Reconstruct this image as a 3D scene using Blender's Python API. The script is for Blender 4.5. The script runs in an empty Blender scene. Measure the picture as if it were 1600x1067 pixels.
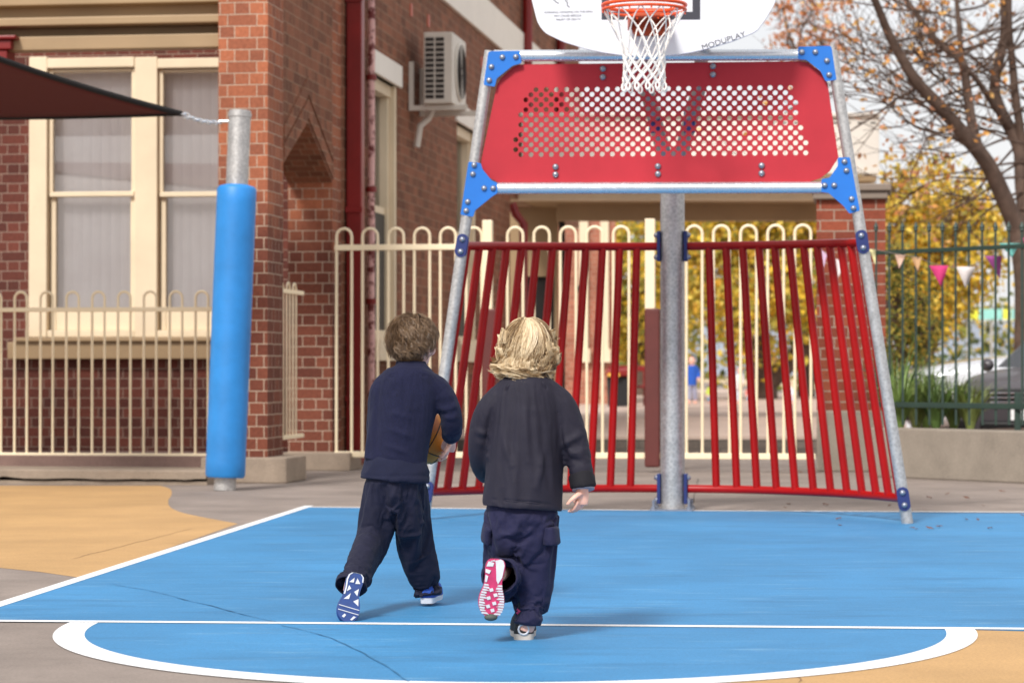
import bpy, bmesh, math, random
import numpy as np
from mathutils import Vector, Matrix, noise, geometry
random.seed(7)
SC = bpy.context.scene
COL = SC.collection
V = Vector
# ------------------------------------------------------------------ camera model (metres, camera over the origin, looking along +Y)
F, CX, CYP, HY, H = 4000.0, 800.0, 533.5, 575.0, 0.9
TH = math.atan((HY-CYP)/F)
FW = V((0, math.cos(TH), math.sin(TH))); UPV = V((0, -math.sin(TH), math.cos(TH))); CAM = V((0, 0, H))
def ray(px, py): return FW*F + V((1, 0, 0))*(px-CX) + UPV*(CYP-py)
def P(px, py, Y):
    d = ray(px, py); return CAM + d*(Y/d.y)
def G(px, py, z=0.0):
    d = ray(px, py); return CAM + d*((z-H)/d.z)
def PL(px, py, o, n):
    d = ray(px, py); return CAM + d*((o-CAM).dot(n)/d.dot(n))
A = math.atan(570.0/F)
D = V((math.sin(A), math.cos(A), 0)); U = V((math.cos(A), -math.sin(A), 0)); Z = V((0, 0, 1))
# ------------------------------------------------------------------ mesh builder
class MB:
    def __init__(s): s.v = []; s.f = []; s.c = []; s.col = None
    def add(s, vs, fs):
        n = len(s.v); s.v += [V(p) for p in vs]; s.f += [tuple(i+n for i in f) for f in fs]
        if s.col is not None: s.c += [s.col]*len(fs)
        return s
    def box(s, o, ax, ay, az):
        o = V(o); ps = [o, o+ax, o+ax+ay, o+ay, o+az, o+ax+az, o+ax+ay+az, o+ay+az]
        fs = [(0,3,2,1),(4,5,6,7),(0,1,5,4),(1,2,6,5),(2,3,7,6),(3,0,4,7)]
        if ax.cross(ay).dot(az) < 0: fs = [f[::-1] for f in fs]
        return s.add(ps, fs)
    def cbox(s, c, sx, sy, sz, ux=U, uy=D, uz=Z):
        return s.box(V(c)-ux*sx/2-uy*sy/2-uz*sz/2, ux*sx, uy*sy, uz*sz)
    def prism(s, poly, ext):
        n = len(poly); poly = [V(p) for p in poly]
        nr = V((0,0,0))
        for i in range(n): nr += poly[i].cross(poly[(i+1) % n])
        if nr.dot(ext) > 0: poly = poly[::-1]
        vs = poly + [p+ext for p in poly]
        fs = [tuple(range(n)), tuple(range(2*n-1, n-1, -1))]
        for i in range(n):
            j = (i+1) % n; fs.append((j, i, i+n, j+n))
        return s.add(vs, fs)
    def tube(s, path, r, n=8, caps=True, close=False):
        path = [V(p) for p in path]; m = len(path)
        rs = r if isinstance(r, (list, tuple)) else [r]*m
        vs = []; fs = []; prev = None
        for i, p in enumerate(path):
            if close: t = path[(i+1) % m]-path[i-1]
            else: t = path[min(i+1, m-1)]-path[max(i-1, 0)]
            if t.length < 1e-9: t = V((0,0,1))
            t.normalize()
            if prev is None:
                a = V((0,0,1)) if abs(t.z) < .9 else V((1,0,0)); x = t.cross(a).normalized()
            else:
                x = prev - t*prev.dot(t)
                x = x.normalized() if x.length > 1e-6 else t.orthogonal().normalized()
            prev = x; y = t.cross(x)
            for k in range(n):
                an = 2*math.pi*k/n; vs.append(p+(x*math.cos(an)+y*math.sin(an))*rs[i])
        for i in range(m if close else m-1):
            a = i*n; b = ((i+1) % m)*n
            for k in range(n):
                q = (k+1) % n; fs.append((a+k, a+q, b+q, b+k))
        if caps and not close:
            fs.append(tuple(range(n-1, -1, -1))); fs.append(tuple(range((m-1)*n, m*n)))
        return s.add(vs, fs)
    def lathe(s, o, prof, n=16, ax=Z, ux=None):
        ux = ux or ax.orthogonal().normalized(); uy = ax.cross(ux); o = V(o)
        vs = []; fs = []
        for (r, h) in prof:
            for k in range(n):
                an = 2*math.pi*k/n; vs.append(o+ax*h+(ux*math.cos(an)+uy*math.sin(an))*r)
        for i in range(len(prof)-1):
            for k in range(n):
                q = (k+1) % n; fs.append((i*n+k, i*n+q, (i+1)*n+q, (i+1)*n+k))
        fs.append(tuple(range(n-1, -1, -1))); fs.append(tuple(range((len(prof)-1)*n, len(prof)*n)))
        return s.add(vs, fs)
    def ell(s, c, rx, ry, rz, n=16, m=10, R=None):
        c = V(c); vs = []; fs = []
        for i in range(m+1):
            ph = math.pi*i/m
            for k in range(n):
                an = 2*math.pi*k/n
                q = V((rx*math.sin(ph)*math.cos(an), ry*math.sin(ph)*math.sin(an), rz*math.cos(ph)))
                vs.append(c+(R @ q if R else q))
        for i in range(m):
            for k in range(n):
                q = (k+1) % n; fs.append((i*n+k, (i+1)*n+k, (i+1)*n+q, i*n+q))
        return s.add(vs, fs)
    def quad(s, a, b, c, d): return s.add([a, b, c, d], [(0,1,2,3)])
    def dome(s, c, r, nrm, h=None, n=10):
        h = h or r*.8
        return s.lathe(c, [(r, 0), (r*.92, h*.45), (r*.6, h*.85), (r*.2, h)], n, nrm.normalized())
ORG = {}
def finish_mesh(me, mat, smooth):
    if mat: me.materials.append(mat)
    if smooth:
        for p in me.polygons: p.use_smooth = True
        try: me.set_sharp_from_angle(angle=math.radians(smooth if smooth is not True else 40))
        except Exception: pass
def uvbox(me, off=V((0,0,0))):
    uv = me.uv_layers.new(name='UVMap').data
    for p in me.polygons:
        n = p.normal; a, b, c = abs(n.dot(U)), abs(n.dot(D)), abs(n.z)
        for li in p.loop_indices:
            co = me.vertices[me.loops[li].vertex_index].co+off
            if c > .75: uv[li].uv = (co.dot(U), co.dot(D))
            elif b >= a: uv[li].uv = (co.dot(U), co.z)
            else: uv[li].uv = (co.dot(D), co.z)
def setp(o, label=None, cat=None, group=None, kind=None):
    if label: o['label'] = label
    if cat: o['category'] = cat
    if group: o['group'] = group
    if kind: o['kind'] = kind
    return o
def link_mesh(name, me, parent=None):
    o = bpy.data.objects.new(name, me); COL.objects.link(o)
    if parent: o.parent = parent; ORG[o] = ORG.get(parent, V((0,0,0)))
    return o
def obj(name, mb, mat, parent=None, smooth=False, bevel=0.0, label=None, cat=None, group=None, kind=None):
    org = ORG.get(parent, V((0,0,0))) if parent else V((0,0,0))
    me = bpy.data.meshes.new(name)
    me.from_pydata([tuple(p-org) for p in mb.v], [], mb.f); me.update()
    uvbox(me, org)
    if mb.c:
        at = me.color_attributes.new('Col', 'FLOAT_COLOR', 'CORNER')
        buf = np.empty((len(me.loops), 4), 'f')
        i = 0
        for p, c in zip(me.polygons, mb.c):
            buf[i:i+p.loop_total] = (*c, 1); i += p.loop_total
        at.data.foreach_set('color', buf.ravel())
    finish_mesh(me, mat, smooth)
    o = link_mesh(name, me, parent)
    if bevel:
        b = o.modifiers.new('Bevel', 'BEVEL'); b.width = bevel; b.segments = 2; b.limit_method = 'ANGLE'; b.angle_limit = math.radians(40)
    return setp(o, label, cat, group, kind)
def thing(name, loc, label, cat, group=None):
    o = bpy.data.objects.new(name, None); COL.objects.link(o); o.location = loc; o.empty_display_size = .1
    ORG[o] = V(loc); return setp(o, label, cat, group)
def copy_tree(o, parent=None):
    c = o.copy(); COL.objects.link(c)
    if parent: c.parent = parent
    for ch in list(o.children): copy_tree(ch, c)
    return c
def crom(pts, k=6):
    """Catmull-Rom through tuples of floats"""
    pts = [np.array(p, float) for p in pts]; out = []
    for i in range(len(pts)-1):
        p0 = pts[max(i-1, 0)]; p1 = pts[i]; p2 = pts[i+1]; p3 = pts[min(i+2, len(pts)-1)]
        for j in range(k):
            t = j/k
            out.append(.5*((2*p1)+(-p0+p2)*t+(2*p0-5*p1+4*p2-p3)*t*t+(-p0+3*p1-3*p2+p3)*t**3))
    out.append(pts[-1]); return out
# ------------------------------------------------------------------ materials
def lin(c):
    return tuple((x/12.92 if x <= .04045 else ((x+.055)/1.055)**2.4) for x in [v/255 for v in c])
class NT:
    def __init__(s, name):
        s.m = bpy.data.materials.new(name); s.m.use_nodes = True; s.t = s.m.node_tree
        s.b = s.t.nodes['Principled BSDF']; s.out = s.t.nodes['Material Output']
    def n(s, typ, **kw):
        nd = s.t.nodes.new(typ)
        for k, v in kw.items():
            if k.startswith('i_'):
                key = k[2:].replace('_', ' ')
                nd.inputs[int(key) if key.isdigit() else key].default_value = v
            else: setattr(nd, k, v)
        return nd
    def l(s, a, b): s.t.links.new(a, b)
    def coord(s, kind='Object'):
        return s.n('ShaderNodeTexCoord').outputs[kind]
    def noise(s, scale, detail=4, rough=.55, vec=None, out='Fac'):
        nd = s.n('ShaderNodeTexNoise', i_Scale=scale, i_Detail=detail, i_Roughness=rough)
        s.l(vec if vec is not None else s.coord(), nd.inputs['Vector']); return nd.outputs[out]
    def mapv(s, sc, vec=None, rot=(0,0,0)):
        nd = s.n('ShaderNodeMapping'); nd.inputs['Scale'].default_value = sc; nd.inputs['Rotation'].default_value = rot
        s.l(vec if vec is not None else s.coord(), nd.inputs['Vector']); return nd.outputs[0]
    def ramp(s, fac, stops):
        nd = s.n('ShaderNodeValToRGB'); cr = nd.color_ramp
        while len(cr.elements) < len(stops): cr.elements.new(.5)
        for e, (p, c) in zip(cr.elements, stops):
            e.position = p; e.color = (*c, 1) if not isinstance(c, (int, float)) else (c, c, c, 1)
        s.l(fac, nd.inputs[0]); return nd.outputs[0]
    def mix(s, a, b, fac, mode='MIX'):
        nd = s.n('ShaderNodeMix', data_type='RGBA', blend_type=mode)
        for sock, v in ((nd.inputs[0], fac), (nd.inputs[6], a), (nd.inputs[7], b)):
            if hasattr(v, 'is_linked'): s.l(v, sock)
            elif isinstance(v, (int, float)): sock.default_value = v if sock == nd.inputs[0] else (v, v, v, 1)
            else: sock.default_value = (*v, 1)
        return nd.outputs[2]
    def math(s, op, a, b=0.0, clamp=False):
        nd = s.n('ShaderNodeMath', operation=op, use_clamp=clamp)
        for sock, v in ((nd.inputs[0], a), (nd.inputs[1], b)):
            if hasattr(v, 'is_linked'): s.l(v, sock)
            else: sock.default_value = v
        return nd.outputs[0]
    def color(s, c):
        if hasattr(c, 'is_linked'): s.l(c, s.b.inputs['Base Color'])
        else: s.b.inputs['Base Color'].default_value = (*c, 1)
    def bump(s, h, strength=.3, dist=.01):
        nd = s.n('ShaderNodeBump'); nd.inputs['Strength'].default_value = strength; nd.inputs['Distance'].default_value = dist
        s.l(h, nd.inputs['Height']); s.l(nd.outputs[0], s.b.inputs['Normal'])
    def set(s, **kw):
        for k, v in kw.items():
            sock = s.b.inputs[k.replace('_', ' ')]
            if hasattr(v, 'is_linked'): s.l(v, sock)
            else: sock.default_value = v
        return s
def basic(name, rgb, rough=.6, var=.12, scale=6, metal=0.0, bump=0.0, bscale=60, spec=.5, coat=0.0, linear=False):
    m = NT(name); c = rgb if linear else lin(rgb)
    f = m.noise(scale, 5)
    hi = tuple(min(1, x*(1+var)) for x in c); lo = tuple(x*(1-var) for x in c)
    m.color(m.ramp(f, [(.3, lo), (.7, hi)]))
    m.set(Roughness=rough, Metallic=metal, Specular_IOR_Level=spec, Coat_Weight=coat)
    if bump: m.bump(m.noise(bscale, 3), bump, .004)
    return m.m
def brick(name, dark, light, mortar, w=.24, h=.0928, third=None, upper=None, squash=.5, bias=0.0, off=(0,0), ms=.011, rough=.85):
    m = NT(name); mp = m.n('ShaderNodeMapping'); mp.inputs['Location'].default_value = (off[0], off[1], 0)
    m.l(m.coord('UV'), mp.inputs[0]); uv0 = mp.outputs[0]
    wob = m.noise(5, 2, .5, uv0, 'Color')
    uv = m.n('ShaderNodeVectorMath', operation='MULTIPLY_ADD'); m.l(wob, uv.inputs[0]); uv.inputs[1].default_value = (.012, .006, 0); m.l(uv0, uv.inputs[2]); uv = uv.outputs[0]
    def bt(c1, c2, mo):
        b = m.n('ShaderNodeTexBrick', offset=.5, squash=squash, squash_frequency=2)
        m.l(uv, b.inputs['Vector'])
        for k, v in (('Color1', c1), ('Color2', c2), ('Mortar', mo)): b.inputs[k].default_value = (*v, 1)
        b.inputs['Scale'].default_value = 1; b.inputs['Brick Width'].default_value = w; b.inputs['Row Height'].default_value = h
        b.inputs['Mortar Size'].default_value = ms*.5; b.inputs['Mortar Smooth'].default_value = .25; b.inputs['Bias'].default_value = bias
        return b
    dk, lt, mo = lin(dark), lin(light), lin(mortar)
    b = bt(dk, lt, mo); c = b.outputs['Color']
    if upper:
        b2 = bt(lin(upper[0]), lin(upper[1]), mo)
        sep = m.n('ShaderNodeSeparateXYZ'); m.l(uv0, sep.inputs[0])
        hgt = m.math('ADD', sep.outputs[1], m.math('MULTIPLY', m.noise(1.3, 3, .6, uv0), 1.2))
        fac = m.math('DIVIDE', m.math('SUBTRACT', hgt, upper[2]+.6-off[1]*0), upper[3], True)
        c = m.mix(c, b2.outputs['Color'], fac)
    mott = m.ramp(m.noise(38, 5, .65, uv0), [(.25, .72), (.75, 1.22)])
    c = m.mix(c, mott, 1.0, 'MULTIPLY')
    big = m.ramp(m.noise(.9, 5, .65, uv0), [(.3, .78), (.7, 1.12)])
    c = m.mix(c, big, 1.0, 'MULTIPLY')
    c = m.mix(c, lin((190, 170, 155)), m.ramp(m.noise(7, 6, .7, uv0), [(.66, 0.0), (.8, .35)]))
    m.color(c); m.set(Roughness=rough, Specular_IOR_Level=.25)
    hgt = m.math('SUBTRACT', m.math('MULTIPLY', m.noise(60, 4, .6, uv0), .25), b.outputs['Fac'])
    m.bump(hgt, .55, .008)
    return m.m
M = {}
M['pier'] = brick('pier brick', (98, 54, 43), (124, 70, 53), (182, 162, 142), upper=((136, 82, 62), (170, 102, 72), 1.9, .5), off=(.03, .02), ms=.008)
M['facade'] = brick('facade brick', (110, 70, 52), (146, 93, 69), (160, 134, 110), off=(.05, .0), ms=.007)
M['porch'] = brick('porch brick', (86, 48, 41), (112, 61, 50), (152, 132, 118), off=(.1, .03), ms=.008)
M['pillar'] = brick('pillar brick', (122, 62, 48), (152, 80, 58), (166, 148, 132), off=(.0, .04), squash=1.0)
M['farbrick'] = brick('far brick', (150, 92, 74), (178, 116, 94), (176, 150, 130))
def cream(name, rgb, rough=.55, var=.07):
    m = NT(name); c = lin(rgb)
    a = m.ramp(m.noise(2.2, 6, .6), [(.3, tuple(x*(1-var) for x in c)), (.72, tuple(min(1, x*(1+var)) for x in c))])
    a = m.mix(a, tuple(x*.55 for x in c), m.ramp(m.noise(9, 8, .75), [(.62, 0.0), (.8, .35)]))
    m.color(a); m.set(Roughness=rough); m.bump(m.noise(45, 4), .12, .004); return m.m
M['cream'] = cream('cream paint', (224, 206, 176))
M['creamdk'] = cream('beige timber paint', (160, 134, 100))
M['fencecream'] = cream('cream fence paint', (244, 226, 192), .4, .03)
M['white'] = cream('white render', (236, 230, 220), .7, .04)
M['redpipe'] = basic('oxide red paint', (126, 22, 20), .4, .2, 3, bump=.1)
M['pinkpipe'] = (lambda m: (m.color(m.ramp(m.noise(9, 5, .7), [(.42, lin((110, 40, 38))), (.5, lin((222, 176, 170)))])), m.set(Roughness=.6), m.m)[-1])(NT('flaking paint'))
M['red'] = (lambda m: (m.color(m.ramp(m.noise(4, 4), [(.3, lin((148, 3, 4))), (.75, lin((168, 5, 6)))])), m.set(Roughness=.38, Specular_IOR_Level=.3), m.bump(m.noise(90, 2), .05, .002), m.m)[-1])(NT('red gloss powder coat'))
def redpanel():
    m = NT('red polymer panel'); c = lin((182, 42, 54))
    a = m.ramp(m.noise(3, 6, .6), [(.3, tuple(x*.9 for x in c)), (.7, tuple(x*1.06 for x in c))])
    sc = m.ramp(m.noise(30, 6, .8), [(.72, 0.0), (.76, .5)])
    m.color(m.mix(a, lin((226, 130, 132)), sc)); m.set(Roughness=.55, Specular_IOR_Level=.3); m.bump(m.noise(160, 2), .12, .002); return m.m
M['panel'] = redpanel()
def galv(name='galvanised steel', base=(186, 184, 182), rough=.45, k=1.0):
    m = NT(name); v = m.n('ShaderNodeTexVoronoi', i_Scale=55.0); m.l(m.coord(), v.inputs['Vector'])
    c = lin(base); f = m.math('ADD', m.math('MULTIPLY', v.outputs['Distance'], .5), m.math('MULTIPLY', m.noise(7, 6, .65), .6))
    m.color(m.ramp(f, [(.25, tuple(x*(1-.3*k) for x in c)), (.75, tuple(min(1, x*(1+.15*k)) for x in c))]))
    m.set(Metallic=.7, Roughness=m.ramp(m.noise(20, 4), [(.3, rough-.1), (.7, rough+.12)])); m.bump(m.noise(30, 5), .05*k, .002); return m.m
M['galv'] = galv()
M['tubebright'] = galv('bright galvanised tube', (215, 220, 226), .24, .25)
M['blueplate'] = basic('blue powder coated plate', (12, 108, 196), .55, .08, 5, bump=.06)
M['blueclamp'] = basic('navy blue clamp paint', (26, 42, 100), .5, .1, 8)
M['pad'] = basic('blue vinyl padding', (36, 126, 198), .5, .14, 4, bump=.25, bscale=14)
M['bolt'] = basic('bolt steel', (150, 154, 165), .35, .15, 40, metal=.7)
M['black'] = basic('black rubber', (18, 18, 20), .6)
M['blackpaint'] = basic('black backboard paint', (52, 52, 62), .5)
M['board'] = basic('white backboard laminate', (222, 223, 229), .4, .02, 3)
M['orange'] = basic('orange hoop paint', (226, 78, 24), .4, .12, 8)
M['bracket'] = basic('brown orange bracket', (178, 70, 30), .5, .15, 8)
M['net'] = basic('white net cord', (236, 232, 226), .8, .05, 90, bump=.3, bscale=200)
M['sail'] = (lambda m: (m.color(m.ramp(m.noise(220, 2, .5), [(.3, lin((70, 18, 18))), (.7, lin((104, 30, 28)))])), m.set(Roughness=.85), m.bump(m.noise(300, 2), .2, .002), m.m)[-1])(NT('maroon shade cloth'))
M['saildk'] = basic('black sail webbing', (22, 18, 18), .8)
def concrete(name, rgb, var=.14, scale=1.2, stain=.35, rough=.88, joints=None):
    m = NT(name); c = lin(rgb)
    a = m.ramp(m.noise(scale, 8, .65), [(.28, tuple(x*(1-var*1.6) for x in c)), (.72, tuple(x*(1+var) for x in c))])
    a = m.mix(a, m.ramp(m.noise(90, 4, .7), [(.3, .82), (.7, 1.15)]), 1.0, 'MULTIPLY')
    a = m.mix(a, tuple(x*.45 for x in c), m.ramp(m.noise(2.6, 9, .75), [(.58, 0.0), (.78, stain)]))
    m.color(a); m.set(Roughness=rough, Specular_IOR_Level=.3); m.bump(m.noise(120, 5, .7), .25, .004); return m.m
M['ground'] = concrete('weathered concrete', (142, 130, 122), .18, 1.6, .45)
M['step'] = concrete('old step concrete', (154, 138, 122), stain=.7, scale=4)
M['render'] = concrete('cement render', (144, 134, 122), scale=3, stain=.5)
M['riser'] = concrete('painted riser', (128, 104, 96), scale=3)
M['tan'] = concrete('tan court coating', (188, 150, 102), .12, 1.1, .4, .75)
def bluecourt():
    m = NT('blue court coating'); c = lin((60, 132, 182)); o = m.coord()
    a = m.ramp(m.noise(.8, 7, .6, o), [(.3, tuple(x*.80 for x in c)), (.7, tuple(x*1.12 for x in c))])
    sv = m.mapv((.9, 5.5, 1), o, (0, 0, .06))
    a = m.mix(a, lin((142, 182, 206)), m.ramp(m.noise(2.3, 8, .72, sv), [(.56, 0.0), (.74, .5)]))
    a = m.mix(a, lin((40, 88, 124)), m.ramp(m.noise(1.4, 8, .72, m.mapv((.7, 3.2, 1), o, (0, 0, -.1))), [(.52, 0.0), (.74, .55)]))
    a = m.mix(a, m.ramp(m.noise(120, 4, .75, o), [(.3, .82), (.7, 1.14)]), 1.0, 'MULTIPLY')
    a = m.mix(a, lin((34, 52, 70)), m.ramp(m.noise(24, 4, .6, o), [(.70, 0.0), (.76, .6)]))
    m.color(a); m.set(Roughness=.62, Specular_IOR_Level=.35); m.bump(m.noise(220, 3, .6, o), .2, .002); return m.m
M['blue'] = bluecourt()
M['line'] = concrete('white line paint', (232, 232, 232), .06, 3, .28, .7)
M['crack'] = basic('dark crack filler', (52, 112, 154), .9, .3, 20)
M['crackdk'] = basic('dark crack', (38, 34, 32), .95, .3, 20); M['cracktan'] = basic('tan crack', (138, 106, 72), .95, .3, 20)
def glass(name, tint=(.9, .93, .95), rough=.02):
    m = NT(name); tr = m.n('ShaderNodeBsdfTransparent'); tr.inputs[0].default_value = (*tint, 1)
    gl = m.n('ShaderNodeBsdfGlossy'); gl.inputs['Roughness'].default_value = rough
    fr = m.n('ShaderNodeFresnel'); fr.inputs[0].default_value = 1.5
    mx = m.n('ShaderNodeMixShader'); m.l(m.math('ADD', m.math('MULTIPLY', fr.outputs[0], .9), .04), mx.inputs[0]); m.l(tr.outputs[0], mx.inputs[1]); m.l(gl.outputs[0], mx.inputs[2])
    m.l(mx.outputs[0], m.out.inputs['Surface']); return m.m
M['glass'] = glass('window glass', (1, 1, 1))
M['blind'] = basic('pale vertical blind', (252, 244, 244), .8, .05, 3)
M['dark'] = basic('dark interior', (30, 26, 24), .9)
M['meshscr'] = basic('dark flyscreen', (70, 64, 56), .8)
M['acwhite'] = basic('off white metal casing', (214, 206, 194), .5, .06, 4)
M['acdark'] = basic('dark grille', (52, 46, 44), .8)
M['green'] = basic('dark green powder coat', (38, 58, 50), .5, .12, 8)
M['timber'] = cream('weathered capping', (128, 114, 102))
M['maroonpad'] = basic('maroon post padding', (92, 38, 34), .6, .12, 4)
# ================================================================== ground
def poly_sheet(name, pts, z, mat, label=None):
    mb = MB(); mb.add([V((p.x, p.y, z)) for p in pts], [tuple(range(len(pts)))])
    o = obj(name, mb, mat, kind='structure')
    me = o.data
    if me.polygons[0].normal.z < 0: me.flip_normals()
    return o
gm = MB(); gm.quad(V((-400, -30, 0)), V((400, -30, 0)), V((400, 1500, 0)), V((-400, 1500, 0)))
obj('ground', gm, M['ground'], kind='structure')
g = lambda *pp: [G(x, y) for x, y in pp]
# tan coating left and right front
poly_sheet('tan_court_surface', g((-260,758.5),(150,758.5),*[tuple(p) for p in crom([(250,758.6),(266,764),(268,773),(263,782),(266,792),(284,800.5),(318,808),(372,818)], 5)],(130,903),(60,893),(0,887),(-260,868)), .001, M['tan'])
poly_sheet('tan_apron_surface', g((1500,984),(1660,985),(2300,1000),(2600,1500),(900,1600),(860,1064),(1080,1052),(1260,1030),(1400,1004)), .001, M['tan'])
# blue key
poly_sheet('blue_court_surface', g((480,793),(2100,806),(2300,1004),(1512,984),(-72,971.5)), .002, M['blue'])
EL = G(111, 973); ER = G(1520, 983); CC = (EL+ER)/2; RU = (ER-EL)/2
PD = V((RU.y, -RU.x, 0)); PD = PD if PD.y < 0 else -PD
RO = RU.length
def arc(r, a0=0, a1=math.pi, n=64, k=1.0):
    u = RU.normalized(); w = PD.normalized()
    return [CC + u*math.cos(a0+(a1-a0)*i/n)*r + w*math.sin(a0+(a1-a0)*i/n)*r*k for i in range(n+1)]
KY = 1.0
# depth factor of the half circle: the nearest point sits at y = 1067
Ynear = G(700, 1076).y
KY = (CC.y-Ynear)/RO
poly_sheet('blue_circle_surface', arc(RO-.03, k=KY), .0022, M['blue'])
def strip(name, pts, w, z, mat, kind='structure'):
    mb = MB(); n = len(pts); L = []; R = []
    for i, p in enumerate(pts):
        t = (pts[min(i+1, n-1)]-pts[max(i-1, 0)]); t.z = 0; t.normalize(); s = V((-t.y, t.x, 0))
        ww = w[i] if isinstance(w, list) else w
        L.append(V((p.x, p.y, z))+s*ww/2); R.append(V((p.x, p.y, z))-s*ww/2)
    for i in range(n-1): mb.quad(R[i], R[i+1], L[i+1], L[i])
    o = obj(name, mb, mat, kind=kind)
    if o.data.polygons[0].normal.z < 0: o.data.flip_normals()
    return o
def band(name, outer, inner, z, mat):
    mb = MB()
    for i in range(len(outer)-1): mb.quad(outer[i]+Z*z, outer[i+1]+Z*z, inner[i+1]+Z*z, inner[i]+Z*z)
    o = obj(name, mb, mat, kind='structure')
    if o.data.polygons[0].normal.z < 0: o.data.flip_normals()
    return o
band('court_arc_marking', arc(RO+.005, k=KY, n=96), [p for p in arc(RO-.098, k=KY*.985, n=96)], .0031, M['line'])
strip('free_throw_line_marking', [G(-80, 970.2), G(400, 973.7), G(1000, 978.5), G(1620, 983.4), G(2300, 989)], .062, .004, M['line'])
strip('side_line_marking', [G(483, 790.5), G(-14, 949), G(-200, 1008)], .062, .0031, M['line'])
strip('back_line_marking', [G(470, 792.5), G(1050, 798), G(1600, 800.5), G(2100, 803)], .06, .004, M['line'])
# cracks and repairs
def wob(pts, k=7, a=.012, seed=0):
    out = []
    for q in crom([tuple(p) for p in pts], k):
        p = V(q); nn = noise.noise_vector(p*6+V((seed, 0, 0))); out.append(p+V((nn.x*a, nn.y*a, 0)))
    return out
cp = wob([G(178,914),(G(240,925)),G(300,940),G(370,958),G(430,973)], seed=1)
strip('court_crack_marking', cp, [random.uniform(.002, .010) for _ in cp], .0049, M['crack'])
cp = wob([G(440,978),G(500,993),G(545,1010),G(600,1040),G(640,1066)], seed=3)
strip('court_crack_marking', cp, [random.uniform(.002, .009) for _ in cp], .0049, M['crack'])
cp = wob([G(600,841),G(760,840),G(1000,842),G(1130,843)], 10, .02, 5)
strip('court_joint_marking', cp, [random.uniform(.006, .012) for _ in cp], .0029, M['crack'])
for a, b, s in (((112,873),(300,826),7),((1243,1066),(1249,1052),8),((300,765),(520,742),9),((640,1066),(600,1068),10),((1080,792),(1092,748),11),((1340,797),(1600,779),12)):
    cp = wob([G(*a), (G(*a)+G(*b))/2, G(*b)], 8, .02, s)
    strip('paving_crack_marking', cp, [random.uniform(.003, .007) for _ in cp], .002, M['cracktan'] if s in (7, 8) else M['crackdk'])
# ================================================================== the brick building
DF = (1370-418)*20.15          # px on the facade plane: (1370-x)*Y = DF
O = P(418, 575, 20.15); O.z = 0
def W(u, d, z): return O + U*u + D*d + Z*z
def fz(px, py):
    p = PL(px, py, O, U); q = p-O; return q.dot(D), p.z
bld = thing('brick_school_building', W(0, 0, 0), 'two tone red brick school building with cream trim and a pointed porch opening', 'building')
TOP = 7.5
# porch pier and side wall with a pointed opening
WT = .40
dj0, dj1, dend = .53, 2.42, 2.78
zs = fz(442, 256)[1]; za = 2.63
zapex = fz(480.5, 192)
p = MB(); p.box(W(-WT, 0, .2), U*WT, D*dj0, Z*(TOP-.2)); obj('pier', p, M['pier'], bld)
p = MB()
dA, zA = zapex; zr = fz(517, 285)[1]
p.prism([W(0, dj0, zs), W(0, dA, zA), W(0, dA, TOP), W(0, dj0, TOP)], -U*WT)
p.prism([W(0, dA, zA), W(0, dj1, zr), W(0, dj1, TOP), W(0, dA, TOP)], -U*WT)
obj('porch_side_wall', p, M['facade'], bld)
p = MB(); p.box(W(-WT-.0, dj1, .0), U*(WT), D*(dend-dj1), Z*TOP); obj('jamb_wall', p, M['pier'], bld)
# raised brick chevrons over the opening
for k, (o1, o2) in enumerate(((.03, .16), (.19, .31))):
    p = MB()
    p.prism([W(0, dj0, zs+o1), W(0, dA, zA+o1*1.25), W(0, dA, zA+o2*1.25), W(0, dj0, zs+o2)], U*.012)
    p.prism([W(0, dA, zA+o1*1.25), W(0, dj1, zr+o1), W(0, dj1, zr+o2), W(0, dA, zA+o2*1.25)], U*.012)
    obj('arch_band', p, M['facade'], bld)
p = MB(); p.prism([W(-.5, -.15, 0), W(.19, -.15, 0), W(.19, .55, 0), W(-.5, .55, 0)], Z*.2); obj('pier_footing', p, M['step'], bld, bevel=.012)
p = MB(); p.box(W(-.42, dj1-.1, 0), U*.6, D*.5, Z*.16); obj('jamb_footing', p, M['step'], bld, bevel=.01)
# main facade with two windows
d1 = lambda px: fz(px, 300)[0]
wins = [(d1(581), d1(621)), (d1(714), d1(744))]
zb, zt = 1.17, 3.71
dlow = d1(797)
def cdt_wall(outer, holes, ext):
    vs = []; es = []
    for lp in [outer]+holes:
        n0 = len(vs); vs += [V(q) for q in lp]; es += [(n0+i, n0+(i+1) % len(lp)) for i in range(len(lp))]
    r = geometry.delaunay_2d_cdt(vs, es, [], 1, 1e-6)
    cen = [(sum(q[0] for q in h)/len(h), sum(q[1] for q in h)/len(h), max(abs(q[0]-h[0][0]) for q in h)/2, max(abs(q[1]-h[0][1]) for q in h)/2) for h in holes]
    ca = np.array(cen) if cen else np.zeros((0, 4)); fs = []
    for f in r[2]:
        c = sum((r[0][i] for i in f), V((0, 0)))/len(f)
        rect = len(holes) and len(holes[0]) == 4
        if rect: hit = ((abs(ca[:, 0]-c.x) < ca[:, 2]+1e-4) & (abs(ca[:, 1]-c.y) < np.array([max(abs(q[1]-(e[1])) for q in h) for h, e in zip(holes, cen)])+1e-4)).any()
        elif len(holes): hit = ((ca[:, 0]-c.x)**2+(ca[:, 1]-c.y)**2 < (ca[:, 2]*.93)**2).any()
        else: hit = False
        if not hit: fs.append(f)
    return r[0], fs
outer = [(dend+.004, 0), (dlow, 0), (dlow, 3.15), (d1(905), 3.15), (d1(905), TOP), (dend+.004, TOP)]
holes = [[(a, zb), (b, zb), (b, zt), (a, zt)] for a, b in wins]
vs, fs = cdt_wall(outer, holes, None)
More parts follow.
